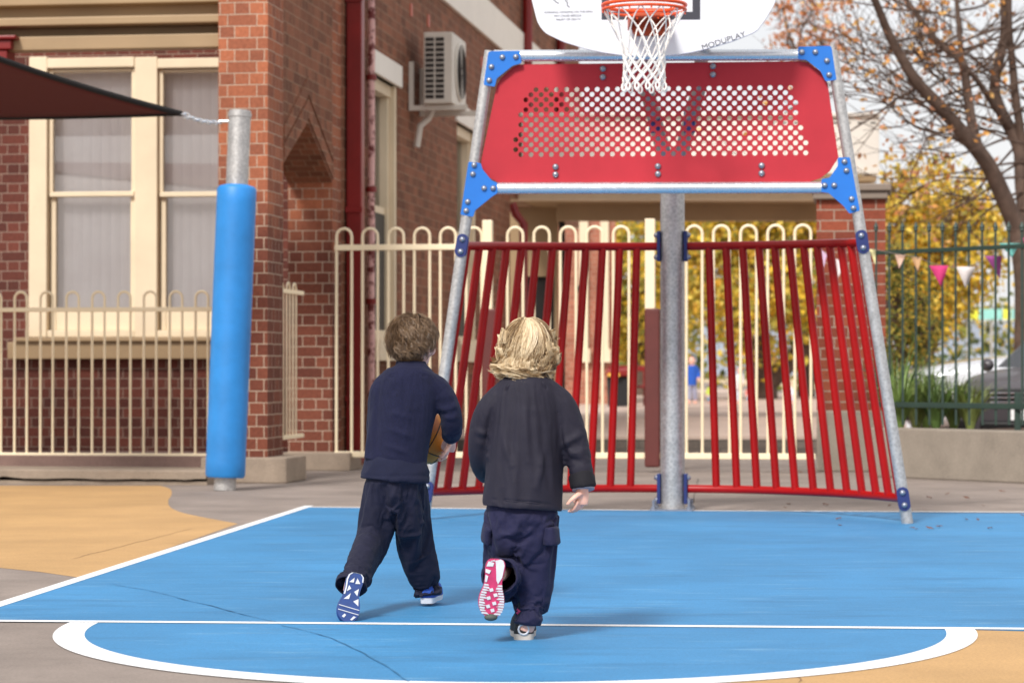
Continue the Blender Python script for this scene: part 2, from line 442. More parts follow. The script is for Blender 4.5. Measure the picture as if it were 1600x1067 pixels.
p = MB(); p.add([W(0, q.x, q.y) for q in vs], fs); ow = obj('facade_wall', p, M['facade'], bld)
sm = ow.modifiers.new('Solid', 'SOLIDIFY'); sm.thickness = .25; sm.offset = 0
ow.location = -U*.125
p = MB(); a = fz(600, 0)[0]; p.box(W(-.01, 6.2, 4.95), U*.05, D*(d1(905)-6.2), Z*.46); obj('trim_band', p, M['white'], bld, bevel=.006)
for (a, b) in wins:
    p = MB(); p.box(W(-.1, a-.12, zt), U*.13, D*(b-a+.24), Z*.22); obj('lintel', p, M['white'], bld, bevel=.008)
    w = MB()
    w.box(W(-.2, a, zb), U*.13, D*.09, Z*(zt-zb)); w.box(W(-.2, b-.09, zb), U*.19, D*.09, Z*(zt-zb))
    w.box(W(-.2, a+.09, zt-.12), U*.15, D*(b-a-.18), Z*.12); w.box(W(-.2, a+.09, zb), U*.15, D*(b-a-.18), Z*.1)
    w.box(W(-.15, a+.09, 2.42), U*.05, D*(b-a-.18), Z*.07)
    w.box(W(-.17, b-.16, zb+.1), U*.1, D*.07, Z*(zt-zb-.22))
    wo = obj('window', w, M['cream'], bld, bevel=.005)
    q = MB(); q.box(W(-.16, a+.09, 2.49), U*.008, D*(b-a-.25), Z*(zt-.12-2.49)); obj('pane', q, M['glass'], wo)
    q = MB(); q.box(W(-.11, a+.09, zb+.1), U*.01, D*(b-a-.25), Z*(2.42-zb-.1)); obj('flyscreen', q, M['meshscr'], wo)
    q = MB(); q.box(W(-.24, a+.1, 2.6), U*.01, D*(b-a-.2), Z*.9); obj('blind', q, M['blind'], wo)
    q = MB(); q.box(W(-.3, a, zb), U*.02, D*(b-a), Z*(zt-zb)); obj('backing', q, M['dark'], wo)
    q = MB(); q.box(W(-.1, a-.1, zb-.2), U*.2, D*(b-a+.2), Z*.2); q.box(W(-.1, a-.1, zb), U*.16, D*(b-a+.2), Z*.06); obj('sill', q, M['cream'], wo, bevel=.006)
# downpipes
p = MB(); p.box(W(.015, d1(538.5), 0.05), U*.14, D*.14, Z*TOP); dpo = obj('downpipe', p, M['redpipe'], bld, bevel=.01)
for zz in (.6, 2.3, 4.2):
    q = MB(); q.box(W(.01, d1(538.5)-.02, zz), U*.155, D*.02, Z*.05); obj('strap', q, M['redpipe'], dpo)
p = MB(); dd = d1(572); p.tube([W(.05, dd+.01*math.sin(i*1.7), .05+i*.25) for i in range(29)], .035, 10); dpo = obj('drain_pipe', p, M['pinkpipe'], bld, smooth=True)
for zz in (1.5, 2.55, 3.6, 4.55):
    q = MB(); q.lathe(W(.05, dd, zz), [(.05, 0), (.05, .05)], 12); obj('collar', q, M['redpipe'], dpo)
for px in (815, 868):
    p = MB(); dd = d1(px); p.tube([W(.08, dd, 3.2), W(.08, dd, TOP)], .07, 10); obj('downpipe', p, M['redpipe'], bld, smooth=True)
# small air bricks
for (px, py) in ((642, 17), (669, 34), (752, 98)):
    dd, zz = fz(px, py); p = MB(); p.box(W(-.02, dd-.06, zz-.06), U*.03, D*.12, Z*.13); obj('air_brick', p, M['bracket'], bld, bevel=.004)
# porch: window wall set back behind the verandah
DP = 3.8
WO = W(0, DP, 0)
def wp(px, py):
    q = PL(px, py, WO, D)-O; return q.dot(U), q.z
p = MB()
uL, ztop = wp(47, 90); _, zbot = wp(47, 527); ztop = min(ztop, wp(420, 94)[1])-.02
uR = wp(420, 300)[0]
vs, fs = cdt_wall([(-6.5, 0), (-.4, 0), (-.4, TOP), (-6.5, TOP)], [[(uL, zbot), (uR, zbot), (uR, ztop), (uL, ztop)]], None)
p.add([W(q.x, DP, q.y) for q in vs], fs); ow = obj('porch_rear_wall', p, M['porch'], bld)
if ow.data.polygons[0].normal.dot(D) > 0: ow.data.flip_normals()
w = MB()
def wb(mb, x0, y0, x1, y1, d0, d1_):
    a = wp(x0, y1); b = wp(x1, y0)
    return mb.box(W(a[0], DP+d0, a[1]), U*(b[0]-a[0]), D*(d1_-d0), Z*(b[1]-a[1]))
wb(w, 47, 90, 76, 527, -.05, .1); wb(w, 212, 90, 248, 527, -.05, .1); wb(w, 76, 90, 212, 108, -.05, .1); wb(w, 248, 90, 420, 108, -.05, .1); wb(w, 76, 516, 212, 527, -.05, .1); wb(w, 248, 516, 420, 527, -.05, .1)
wo = obj('window', w, M['cream'], bld, bevel=.008)
for (x0, x1) in ((76, 212), (248, 385)):
    s1 = MB(); wb(s1, x0, 108, x0+7, 300, .0, .06); wb(s1, x1-7, 108, x1, 300, .0, .06); wb(s1, x0+7, 108, x1-7, 114, .0, .06); wb(s1, x0+2, 299, x1-2, 308, -.02, .06)
    so = obj('sash', s1, M['cream'], wo, bevel=.006)
    q = MB(); wb(q, x0+7, 114, x1-7, 300, .03, .036); obj('pane', q, M['glass'], so)
    s1 = MB(); wb(s1, x0+2, 308, x0+10, 516, .03, .09); wb(s1, x1-10, 308, x1-2, 516, .03, .09); wb(s1, x0+10, 484, x1-10, 516, .03, .09)
    so = obj('sash', s1, M['cream'], wo, bevel=.006)
    q = MB(); wb(q, x0+10, 308, x1-10, 484, .06, .066); obj('pane', q, M['glass'], so)
    bl = MB(); a = wp(x0, 520); b = wp(x1, 100); n = 9; ww = (b[0]-a[0])/n
    for i in range(n):
        an = math.radians(5+4*random.random())
        c = W(a[0]+ww*(i+.5), DP+.17, a[1]); h = b[1]-a[1]
        for k in range(4):
            f0 = -.5+k/4; f1 = f0+.25; cv = lambda f: .005*math.cos(f*math.pi)
            e = lambda f: c+U*(math.cos(an)*f*ww*1.12)+D*(math.sin(an)*f*ww*1.12-cv(f))
            bl.quad(e(f0), e(f1), e(f1)+Z*h, e(f0)+Z*h)
    bo = obj('blind', bl, M['blind'], wo)
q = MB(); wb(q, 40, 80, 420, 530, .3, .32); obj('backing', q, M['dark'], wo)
q = MB(); wb(q, 30, 527, 400, 534, -.16, .05); wb(q, 18, 534, 400, 561, -.12, .05); obj('sill', q, M['creamdk'], wo, bevel=.008)
# verandah beams at the porch front
q = MB()
def fb(mb, x0, y0, x1, y1, dd, th):
    o_ = W(0, dd, 0); a = PL(x0, y1, o_, D); b = PL(x1, y0, o_, D)
    return mb.box(a, U*(b-a).dot(U), D*th, Z*(b.z-a.z))
fb(q, -420, 52, 343, 88, .12, .16); b1 = obj('verandah_beam', q, M['creamdk'], bld, bevel=.01)
q = MB(); fb(q, -420, 22, 343, 50, .06, .22); obj('verandah_beam', q, M['creamdk'], bld, bevel=.01)
q = MB(); fb(q, -420, -60, 343, 19, .14, .2); obj('verandah_beam', q, M['creamdk'], bld, bevel=.01)
q = MB(); fb(q, -420, -60, 343, 86, .285, .02); obj('verandah_board', q, M['creamdk'], bld)

q = MB(); fb(q, -20, 55, 24, 62, .02, .3); fb(q, -20, 62, 17, 78, .05, .25); fb(q, -20, 78, 11, 96, .07, .2); obj('corbel', q, M['redpipe'], bld, bevel=.01)
# floor inside the porch + front riser and step
q = MB(); q.box(W(-6.5, .28, 0), U*6.05, D*3.44, Z*.12); obj('porch_floor', q, M['riser'], bld)
q = MB(); q.box(W(-6.5, .12, 0), U*6.05, D*.158, Z*.2); obj('porch_kerb', q, M['riser'], bld, bevel=.008)
# step: broken edge
st = MB(); x0, x1 = PL(-300, 760, W(0, -.5, 0), D), G(311, 762)
n = 60; uL_ = -5.2; uR_ = (G(311, 760)-O).dot(U); top = .115
prof = []
for i in range(n+1):
    u = uL_+(uR_-uL_)*i/n; w_ = .018*noise.noise(V((u*2.2, 0, 3)))+.006*noise.noise(V((u*14, 0, 1)))
    prof.append((u, w_))
for i in range(n):
    (u0, w0), (u1, w1) = prof[i], prof[i+1]
    zc0 = .048+w0*1.6; zc1 = .048+w1*1.6
    A_ = lambda u, w, z: W(u, -.53+w*1.2, z)
    st.quad(A_(u0, w0, zc0), A_(u1, w1, zc1), A_(u1, w1, top-.012), A_(u0, w0, top-.012))
    st.quad(A_(u0, w0, top-.012), A_(u1, w1, top-.012), W(u1, -.505, top), W(u0, -.505, top))
    st.quad(W(u0, -.505, top), W(u1, -.505, top), W(u1, .12, top), W(u0, .12, top))
    st.quad(W(u0, -.40, zc0), W(u1, -.40, zc1), A_(u1, w1, zc1), A_(u0, w0, zc0))
    zl0, zl1 = zc0-.008-1.7*max(0, w0+.007), zc1-.008-1.7*max(0, w1+.007)
    st.quad(W(u0, -.505+w0*.3, 0), W(u1, -.505+w1*.3, 0), W(u1, -.505+w1*.3, zl1), W(u0, -.505+w0*.3, zl0))
    st.quad(W(u0, -.505+w0*.3, zl0), W(u1, -.505+w1*.3, zl1), W(u1, -.40, zl1+.001), W(u0, -.40, zl0+.001))
st.quad(W(uR_, -.5, 0), W(uR_, .12, 0), W(uR_, .12, top), W(uR_, -.5, top))
obj('porch_step', st, M['step'], label='cracked old concrete step along the porch under the low cream fence', cat='step')
# ------------------------------------------------------------------ hoop top fences
def hoop_path(c, w, zbot, zrail, ztop, ax):
    r = w/2; zc = ztop-r
    pts = [c-ax*r+Z*zbot, c-ax*r+Z*zc]
    pts += [c+ax*(-r*math.cos(math.pi*i/10))+Z*(zc+r*math.sin(math.pi*i/10)) for i in range(1, 10)]
    return pts+[c+ax*r+Z*zc, c+ax*r+Z*zbot]
def hoop_fence(name, centers, w, zb_, zr, zt_, ax, e0, e1, label, rb=.008, rail=(.03, .035), cat='fence', extra=None):
    t = thing(name, V((e0.x, e0.y, 0)), label, cat)
    for c in centers:
        h = MB(); h.tube(hoop_path(c, w, zb_, zr, zt_, ax), rb, 8); obj('hoop', h, M['fencecream'], t, smooth=True)
    L = (e1-e0).length; nn = V((-ax.y, ax.x, 0))
    for zz in (zb_, zr):
        h = MB(); h.box(e0+Z*(zz-rail[1]/2)-nn*rail[0]/2, ax*L, nn*rail[0], Z*rail[1]); obj('rail', h, M['fencecream'], t, bevel=.004)
    return t
FP = W(0, .2, 0)
on = lambda px, pl, n: (lambda q: V((q.x, q.y, 0)))(PL(px, HY-1, pl, n))
cs = [on(-8+40.4*i-40.4*5, FP, D) for i in range(14)]
sy = 20.35/4000
zy = lambda y, Y: H+(HY-y)*Y/F
hoop_fence('low_hoop_fence', cs, 20.2*sy, zy(712, 20.4), zy(483, 20.4), zy(455, 20.4), U, on(-260, FP, D), on(342, FP, D), 'low cream hoop topped fence in front of the porch window', rb=.0105)
# short panel turned into the opening
GP = W(-.03, 0, 0)
cs = [W(-.03, dj0+.08+.23*i, 0) for i in range(3)]
hoop_fence('short_hoop_panel', cs, .115, zy(683, 20.9), zy(455, 20.9), zy(441, 20.9), D, W(-.03, dj0+.0, 0), W(-.03, dj0+.84, 0), 'narrow cream hoop panel turned edge on inside the pointed brick opening')
# tall fence behind the goal
TF = P(900, 575, 22.25); TF.z = 0
pxs = [537.6+40.6*i for i in range(6)]+[805+41.4*i for i in range(5)]+[1085+42.4*i for i in range(5)]
tf = hoop_fence('tall_hoop_fence', [on(x, TF, D) for x in pxs], 24.5*22.3/4000, zy(711, 22.3), zy(385, 22.3), zy(355, 22.3), U, on(523, TF, D), on(1274, TF, D), 'tall cream hoop topped fence behind the red goal', rb=.0125, rail=(.04, .05))
for px in (762, 1016):
    c = on(px, TF, D); q = MB(); q.cbox(c+Z*1.15, .085, .085, 2.08); po = obj('post', q, M['fencecream'], tf, bevel=.006)
    q = MB(); q.cbox(c+Z*.73+U*.02, .13, .13, 1.37); obj('padding', q, M['maroonpad'], po, bevel=.015)
# ------------------------------------------------------------------ air conditioner
dA0, zA0 = fz(668, 150)
acd = d1(636); 
ac = thing('air_conditioner', W(.35, acd, 3.0), 'off white air conditioner unit on a wall bracket beside the tall side window', 'air conditioner')
az0 = zy(171, 26.7); az1 = zy(62, 26.7); aw, ad_ = .30, .86
au = .17
q = MB(); q.box(W(au, acd, az0), U*aw, D*ad_, Z*(az1-az0)); aco = obj('casing', q, M['acwhite'], ac, bevel=.012)
q = MB()
for i in range(12):
    z0 = az0+.05+(az1-az0-.09)*i/12
    for k in range(2): q.box(W(au+.02+k*.105, acd-.006, z0), U*.088, D*.008, Z*(az1-az0)*.052)
obj('side_vent', q, M['acdark'], ac)
q = MB(); cc = W(au+aw+.004, acd+ad_*.52, (az0+az1)/2)
q.lathe(cc, [(.30, 0), (.30, .012), (.285, .016)], 28, U); fo = obj('fan_guard', q, M['acwhite'], ac)
q = MB()
for r in [.05+.028*i for i in range(9)]:
    q.tube([cc+U*.022+D*(r*math.cos(t*math.pi/14))+Z*(r*math.sin(t*math.pi/14)) for t in range(28)], .004, 4, close=True)
obj('fan_wire', q, M['acdark'], ac)
q = MB(); q.box(W(.004, acd+.08, az0-.06), U*.6, D*.05, Z*.05); q.box(W(.004, acd+.08, az0-.01), U*.045, D*.05, Z*.45); obj('bracket', q, M['acwhite'], ac); q = MB()
q.box(W(.004, acd+.7, az0-.06), U*.6, D*.05, Z*.05); q.box(W(.004, acd+.7, az0-.01), U*.045, D*.05, Z*.45); obj('bracket', q, M['acwhite'], ac)
q = MB(); q.tube([W(.2, acd+.35, az0-.02), W(.16, acd+.35, az0-.12), W(.08, acd+.3, az0-.2), W(.05, acd+.28, az0-.42)], .035, 10); obj('hose', q, M['acwhite'], ac, smooth=True)
# ------------------------------------------------------------------ padded pole, chain, shade sail
PB = G(351, 766); YP = PB.y
PT = P(375, 173, YP+.1)
ax = (PT-PB).normalized(); Lp = (PT-PB).length
pole = thing('padded_pole', PB, 'leaning steel sail pole wrapped in bright blue padding beside the brick pier', 'pole')
q = MB(); q.lathe(PB, [(.082, 0), (.082, Lp-.004), (.076, Lp)], 28, ax); po = obj('post', q, M['galv'], pole, smooth=True)
q = MB(); q.lathe(PB, [(.088, Lp-.05), (.088, Lp-.02)], 24, ax); q.tube([PT-ax*.08-U*.08, PT-ax*.08-U*.16], .012, 8); obj('sail_lug', q, M['galv'], po, smooth=True)
l0 = (P(352, 746, YP)-PB).dot(ax); l1 = (P(370, 290, YP)-PB).dot(ax)
q = MB(); R_ = .146
q.lathe(PB, [(.09, l0+.0), (R_-.012, l0), (R_, l0+.02)]+[(R_+.002*noise.noise(V((i*.9, 0, 0))), l0+.02+(l1-l0-.04)*i/24) for i in range(1, 24)]+[(R_, l1-.02), (R_-.015, l1), (.09, l1+.012)], 40, ax)
pad = obj('padding', q, M['pad'], pole, smooth=True)
q = MB(); sd = V((.75, .66, 0)); q.tube([PB+ax*(l0+.03+(l1-l0-.06)*i/8)+sd*(R_+.001) for i in range(9)], .005, 6); obj('seam', q, M['pad'], pad)
ct = PT-ax*.09-U*.15; ce = P(283, 178, YP+.05)
ch = thing('sail_chain', ct, 'short bright steel chain with turnbuckle joining the shade sail to the blue padded pole', 'chain')
n = 11
for i in range(n):
    f = (i+.5)/n; c = ct.lerp(ce, f)-Z*.02*math.sin(math.pi*f); dr = (ce-ct).normalized(); oth = Z if i % 2 else D
    big = 1.5 if i > 7 else 1
    q = MB(); q.tube([c+dr*(.026*math.cos(t*math.pi/7))+oth*(.014*big*math.sin(t*math.pi/7)) for t in range(14)], .0055*big**.5, 6, close=True); obj('chain_link', q, M['tubebright'], ch, smooth=True)
# sail: triangular cloth seen almost edge on
Y0 = YP+.05
c0 = ce; c1 = P(-330, -50, Y0-2.6); c2 = P(-420, 178, Y0+3.2)
q = MB(); N = 24; idx = {}
vs = []; fs = []
for i in range(N+1):
    for j in range(N+1-i):
        a = i/N; b = j/N; c = 1-a-b
        p_ = c0*c+c1*a+c2*b
        p_ = p_ - Z*(.9*a*c+.6*b*c)*.25
        # edges cut as inward curves
        sag = 4*a*c*.16; p_ = p_ + (c0*.34+c1*.33+c2*.33-p_)*sag*.5*(1-b*2 if b < .5 else 0)
        idx[i, j] = len(vs); vs.append(p_)
for i in range(N):
    for j in range(N-i):
        fs.append((idx[i, j], idx[i+1, j], idx[i, j+1]))
        if j < N-i-1: fs.append((idx[i+1, j], idx[i+1, j+1], idx[i, j+1]))
q.add(vs, fs); sail = thing('shade_sail', c0, 'dark maroon triangular shade sail stretched in from the left above the porch', 'shade sail')
so = obj('cloth', q, M['sail'], sail, smooth=True); sm = so.modifiers.new('Solid', 'SOLIDIFY'); sm.thickness = .004
q = MB(); q.tube([vs[idx[i, 0]] for i in range(N+1)], .022, 8); q.tube([vs[idx[0, j]] for j in range(N+1)], .016, 8); obj('webbing', q, M['saildk'], sail, smooth=True)
# ================================================================== basketball goal
GO = G(1418, 818); GN = D          # goal frame plane through the right leg foot
gp = lambda x, y, off=0.0: PL(x, y, GO-D*off, D)
PBs = G(1051, 797)
goal = thing('basketball_goal', PBs, 'steel playground goal with red perforated panel, curved red bar screen and white backboard', 'basketball goal')
sg = GO.y/F
q = MB(); PR = .077
ptop = P(1051, 236, PBs.y); q.lathe(PBs, [(PR, 0), (PR, ptop.z)], 32, Z); po = obj('post', q, M['galv'], goal, smooth=True)
q = MB(); q.cbox(PBs+Z*.006, .27, .27, .012); 
for sx in (-1, 1):
    for sy_ in (-1, 1):
        b = PBs+U*.112*sx+D*.112*sy_; q.lathe(b+Z*.012, [(.02, 0), (.02, .016)], 6, Z); q.lathe(b+Z*.02, [(.009, 0), (.009, .05)], 8, Z)
obj('base_plate', q, M['bolt'], po)
legs = {}
for s, b, t in ((1, (1418, 817), (1299.5, 80)), (-1, (662, 813), (766, 80))):
    q = MB(); B_ = gp(*b); B_.z = 0.0; T_ = gp(*t); q.tube([B_, T_], .034, 20); legs[s] = (B_, T_)
    obj('leg', q, M['galv'], goal, smooth=True)
def legat(s, z):
    B_, T_ = legs[s]; f = (z-B_.z)/(T_.z-B_.z); return B_.lerp(T_, f)
for y0, xa, xb in ((87, 772, 1294), (294, 742, 1322)):
    q = MB(); q.tube([gp(xa, y0+.6), gp(xb, y0-.8)], .034, 20); obj('cross_tube', q, M['tubebright'], goal, smooth=True)
# perforated panel
outl = [(812,101),(1250,96),(1262,98),(1284,114),(1293,130),(1310,246),(1296,268),(1281,279),(1265,284),(778,285),(765,278),(752,262),(752,250),(776,134),(783,122),(800,106)]
def loc2(p): return ((p-GO).dot(U), p.z)
hol = []
rows = 14
for r in range(rows):
    f = r/(rows-1); yL = 141+f*(242-141); yR = 137+f*(239-137)
    xl = 822-f*22; xr = 1240+f*22
    off = 0 if r % 2 == 0 else 7.95
    k0 = math.ceil((xl-821.6-off)/15.9); x = 821.6+off+15.9*k0
    while x <= xr+.5:
        y = yL+(yR-yL)*(x-800)/460
        hol.append((x, y)); x += 15.9
hr = 4.15*sg
holes = []
for (x, y) in hol:
    c = loc2(gp(x, y, -.004)); holes.append([(c[0]+hr*math.cos(-2*math.pi*k/10), c[1]+hr*math.sin(-2*math.pi*k/10)) for k in range(10)])
vs, fs = cdt_wall([loc2(gp(*p)) for p in outl], holes, None)
q = MB(); q.add([GO+U*p.x+Z*(p.y-0)+D*.004 for p in vs], fs)
q.v = [V((p.x, p.y, p.z)) for p in q.v]
pan = obj('perforated_panel', q, M['panel'], goal)
if pan.data.polygons[0].normal.dot(D) > 0: pan.data.flip_normals()
sm = pan.modifiers.new('Solid', 'SOLIDIFY'); sm.thickness = .014; sm.offset = -1
for (x, ys) in ((942, (108, 121)), (1114, (104, 117)), (868, (261, 273)), (1028, (260, 272)), (1190, (259, 271))):
    for y in ys:
        q = MB(); q.dome(gp(x, y, 0.0), .019, -D, .014, 14); obj('bolt', q, M['bolt'], pan, smooth=True)
# corner plates
plates = [
 ([(763,82),(768,80.5),(812,80),(815,99),(801,103),(776,123),(773,136),(755.5,133)], [(785,90),(806,89.5),(768,105),(764.5,126)]),
 ([(732,253),(751,255),(754,265),(768,282),(777,286),(777,302),(769,307),(742,329),(739.5,339),(719.5,335.5)], [(741,258.5),(739,272.5),(756.5,294.5),(770.5,294.5),(731,315.5),(728.5,329.5)]),
 ([(1247,73.5),(1297,72),(1299.5,75),(1307,125),(1290,127.5),(1282,111.5),(1260,94),(1247,93)], [(1253,82),(1274,82),(1292,95.5),(1295.5,117.5)]),
 ([(1283.6,280),(1296,278),(1309,259.6),(1309,246.5),(1328,246),(1343.5,329),(1327,334),(1318,322),(1295,302),(1283.6,300)], [(1319.5,253),(1322.5,267),(1288.5,290),(1303.5,290),(1330.5,311),(1333.5,325.5)])]
def rounded(pts, r=2.0):
    out = []
    n = len(pts)
    for i in range(n):
        a, b, c = [np.array(pts[(i+k) % n], float) for k in (-1, 0, 1)]
        u1 = (a-b)/np.linalg.norm(a-b); u2 = (c-b)/np.linalg.norm(c-b)
        rr = min(r, np.linalg.norm(a-b)*.4, np.linalg.norm(c-b)*.4)
        for t in (0, .33, .67, 1):
            p0 = b+u1*rr; p2 = b+u2*rr; out.append(tuple((1-t)**2*p0+2*t*(1-t)*b+t*t*p2))
    return out
for pts, bl in plates:
    q = MB(); q.prism([gp(x, y, .036) for x, y in rounded(pts)], D*.009); pl = obj('corner_plate', q, M['blueplate'], goal)
    q = MB(); q.prism([gp(x, y, -.03) for x, y in rounded(pts)], D*.009); obj('corner_plate', q, M['blueplate'], goal)
    for (x, y) in bl:
        q = MB(); q.dome(gp(x, y, .037), .0175, -D, .015, 14); obj('bolt', q, M['bolt'], pl, smooth=True)
# curved bar screen
PC = PBs
th_e = math.radians(66)
def rail_pt(z_c, end, t, side):
    """t 0 at the post, 1 at the leg"""
    th = th_e*t; e = end-PC; lat = e.dot(U); dep = e.dot(D)
    p = PC+U*(lat*math.sin(th)/math.sin(th_e))+D*(dep*(1-math.cos(th))/(1-math.cos(th_e)))
    return V((p.x, p.y, z_c+(end.z-z_c)*t*t))
zc_t = P(1051, 385, PC.y).z; zc_b = P(1051, 763, PC.y).z
ends = {}
for s in (-1, 1):
    yt = 379.5 if s > 0 else 381; yb = 777 if s > 0 else 772
    for key, z in (('t', H+(HY-yt)*14.95/F), ('b', H+(HY-yb)*14.95/F)): ends[s, key] = legat(s, z)+D*.02
for key, zc, nm in (('t', zc_t, 'top_rail'), ('b', zc_b, 'bottom_rail')):
    for s in (-1, 1):
        q = MB(); q.tube([rail_pt(zc, ends[s, key], .04+.96*i/28, s) for i in range(29)], .0265 if key == 't' else .026, 14); obj(nm, q, M['red'], goal, smooth=True)
for s in (-1, 1):
    for i in range(12):
        t = (.155+.82*i/11)
        a = rail_pt(zc_t, ends[s, 't'], t, s); b = rail_pt(zc_b, ends[s, 'b'], t, s)
        q = MB(); q.tube([b, a], .0245, 12); obj('bar', q, M['red'], goal, smooth=True)
# clamps on legs and post
for s in (-1, 1):
    for z in (ends[s, 't'].z, ends[s, 'b'].z+.0):
        c = legat(s, z); dr = (legs[s][1]-legs[s][0]).normalized(); sd = dr.cross(D).normalized()
        q = MB(); prof = []
        w_, h_ = .036, .062
        for k in range(20):
            an = 2*math.pi*k/20; prof.append(c-D*.042+sd*(w_*math.cos(an))+dr*(h_*(1 if math.sin(an) > 0 else -1)*.55+w_*math.sin(an)))
        q.prism(prof, D*.03); cl = obj('leg_clamp', q, M['blueclamp'], goal, bevel=.003)
        for k in (-1, 1):
            q = MB(); q.dome(c-D*.042+dr*k*.036, .0175, -D, .016, 14); obj('bolt', q, M['bolt'], cl, smooth=True)
for zc in (zc_t, zc_b):
    for s in (-1, 1):
        q = MB(); q.cbox(PC+U*s*(PR+.008)+Z*zc, .022, .1, .19); cl = obj('post_clamp', q, M['blueclamp'], goal, bevel=.004)
        for k in (-1, 1):
            for yy in (-.02,):
                q = MB(); q.dome(PC+U*s*(PR+.019)+Z*(zc+k*.07)+D*yy, .019, U*s, .022, 12); obj('bolt', q, M['bolt'], cl, smooth=True)
# V arms behind the panel that carry the backboard
YB = GO.y-.22
for xa, xb in ((1040, 1010), (1062, 1092)):
    q = MB(); a = P(xa, 250, PBs.y); b = P(xb, 138, PBs.y-.5); c = P(xb+(xb-1051)*.15, 72, PBs.y-1.0); d_ = P(xb+(xb-1051)*.2, 40, YB+.03)
    q.tube([a, b, c, d_], [.05, .046, .04, .035], 10); ar = obj('support_arm', q, M['galv'], goal, smooth=True)
    q = MB(); m_ = a.lerp(b, .55); q.cbox(m_-D*.05, .07, .02, .16); obj('arm_plate', q, M['blueclamp'], ar, bevel=.004)
# backboard
bb = [(829,-6),(840,37),(851,52),(880,66),(915,77),(943,83),(972,87),(1015,89.5),(1060,86),(1083,82),(1105,77),(1145,65),(1182,50),(1197,30),(1211,6),(1218,-30),(1205,-95),(1165,-150),(1090,-185),(1020,-195),(940,-185),(875,-150),(836,-95),(824,-40)]
BO = V((0, YB, 0)); BO = P(1020, 0, YB)
bp = lambda x, y, off=0.0: PL(x, y, BO-D*off, D)
q = MB(); q.prism([bp(x, y) for x, y in rounded(bb, 8)], D*.022); board = obj('backboard', q, M['board'], goal, bevel=.003)
q = MB()
def rectb(x0, y0, x1, y1): q.prism([bp(x0, y0, .0025), bp(x1, y0, .0025), bp(x1, y1, .0025), bp(x0, y1, .0025)], D*.002)
rectb(940, 19, 1094, 31); rectb(1082, -100, 1094, 19); rectb(940, -100, 952, 19); rectb(952, -100, 1082, -88)
obj('target_square', q, M['blackpaint'], board)
q = MB()
for pts in ([(858,-12),(864,-1),(868,3),(873,6)], [(880,-10),(884,2),(887,5),(886,9),(890,12)], [(868,-14),(872,-4),(876,0)], [(886,1),(891,-6)]):
    q.tube([bp(x, y, .0015) for x, y in pts], .0022, 5)
obj('warning_drawing', q, M['blackpaint'], board)
def text(body, px, py, hpx, rot, name, mat, parent, pl, off, squash=1.0):
    cu = bpy.data.curves.new('t', 'FONT'); cu.body = body; cu.size = 1; cu.extrude = .0; cu.align_x = 'CENTER'; cu.align_y = 'CENTER'
    o = bpy.data.objects.new('t', cu); COL.objects.link(o); dg = bpy.context.evaluated_depsgraph_get()
    me = bpy.data.meshes.new_from_object(o.evaluated_get(dg)); bpy.data.objects.remove(o)
    c = pl(px, py, off); s = hpx*sg/.7; n = len(me.vertices)
    cr, sr = math.cos(rot), math.sin(rot)
    q = MB(); q.v = []
    for v in me.vertices:
        x, y = v.co.x*s*squash, v.co.y*s
        q.v.append(c+U*(x*cr-y*sr)+Z*(x*sr+y*cr))
    q.f = [tuple(p.vertices) for p in me.polygons]; bpy.data.meshes.remove(me)
    oo = obj(name, q, mat, parent)
    if oo.data.polygons[0].normal.dot(D) > 0: oo.data.flip_normals()
    return oo
text('MODUPLAY', 1130.5, 64.5, 8.2, math.radians(17), 'lettering', M['blackpaint'], board, bp, .002, 1.12)
text('WARNING: HANGING ON THE RING', 888, 19.5, 3.2, 0, 'lettering', M['blackpaint'], board, bp, .002)
text('MAY CAUSE SERIOUS', 887, 25.3, 3.2, 0, 'lettering', M['blackpaint'], board, bp, .002)
text('INJURY OR DEATH', 888, 31, 3.2, 0, 'lettering', M['blackpaint'], board, bp, .002)
# ring, bracket, net
RC = P(1006.5, 9, 14.15); RR = 65*14.15/F
q = MB(); ring_pts = lambda r, dz, n=40: [RC+U*(r*math.cos(2*math.pi*i/n))+D*(r*math.sin(2*math.pi*i/n))+Z*dz for i in range(n)]
q.tube(ring_pts(RR, 0), .0105, 10, close=True); q.tube(ring_pts(RR, -.026), .0085, 8, close=True)
ring = obj('hoop_ring', q, M['orange'], goal, smooth=True)
q = MB()
dB = (BO-RC).dot(D)
for k in range(12):
    a = 2*math.pi*(k+.5)/12; c = RC+U*(RR*math.cos(a))+D*(RR*math.sin(a)); q.tube([c-Z*.02, c-Z*.045], .005, 5)
obj('net_hook', q, M['orange'], ring)
q = MB()
q.prism([RC-U*.11+D*(RR-.02)-Z*.03, RC+U*.11+D*(RR-.02)-Z*.03, RC+U*.11+D*(dB-.0)-Z*.03, RC-U*.11+D*(dB-.0)-Z*.03], Z*.02)
bk = [bp(985,15,.0), bp(1046,15,.0), bp(1047,42,.0), bp(1041,57.5,.0), bp(992,57.5,.0), bp(986,44,.0)]
q.prism([p-D*.05 for p in bk], D*.046)
for sx in (-1, 1): q.prism([RC+U*.09*sx+D*(RR-.03)-Z*.03, bp(1006.5,15)+U*.09*sx-D*.05, bp(1006.5,50)+U*.09*sx-D*.05], U*.008)
obj('ring_bracket', q, M['bracket'], goal, bevel=.003)
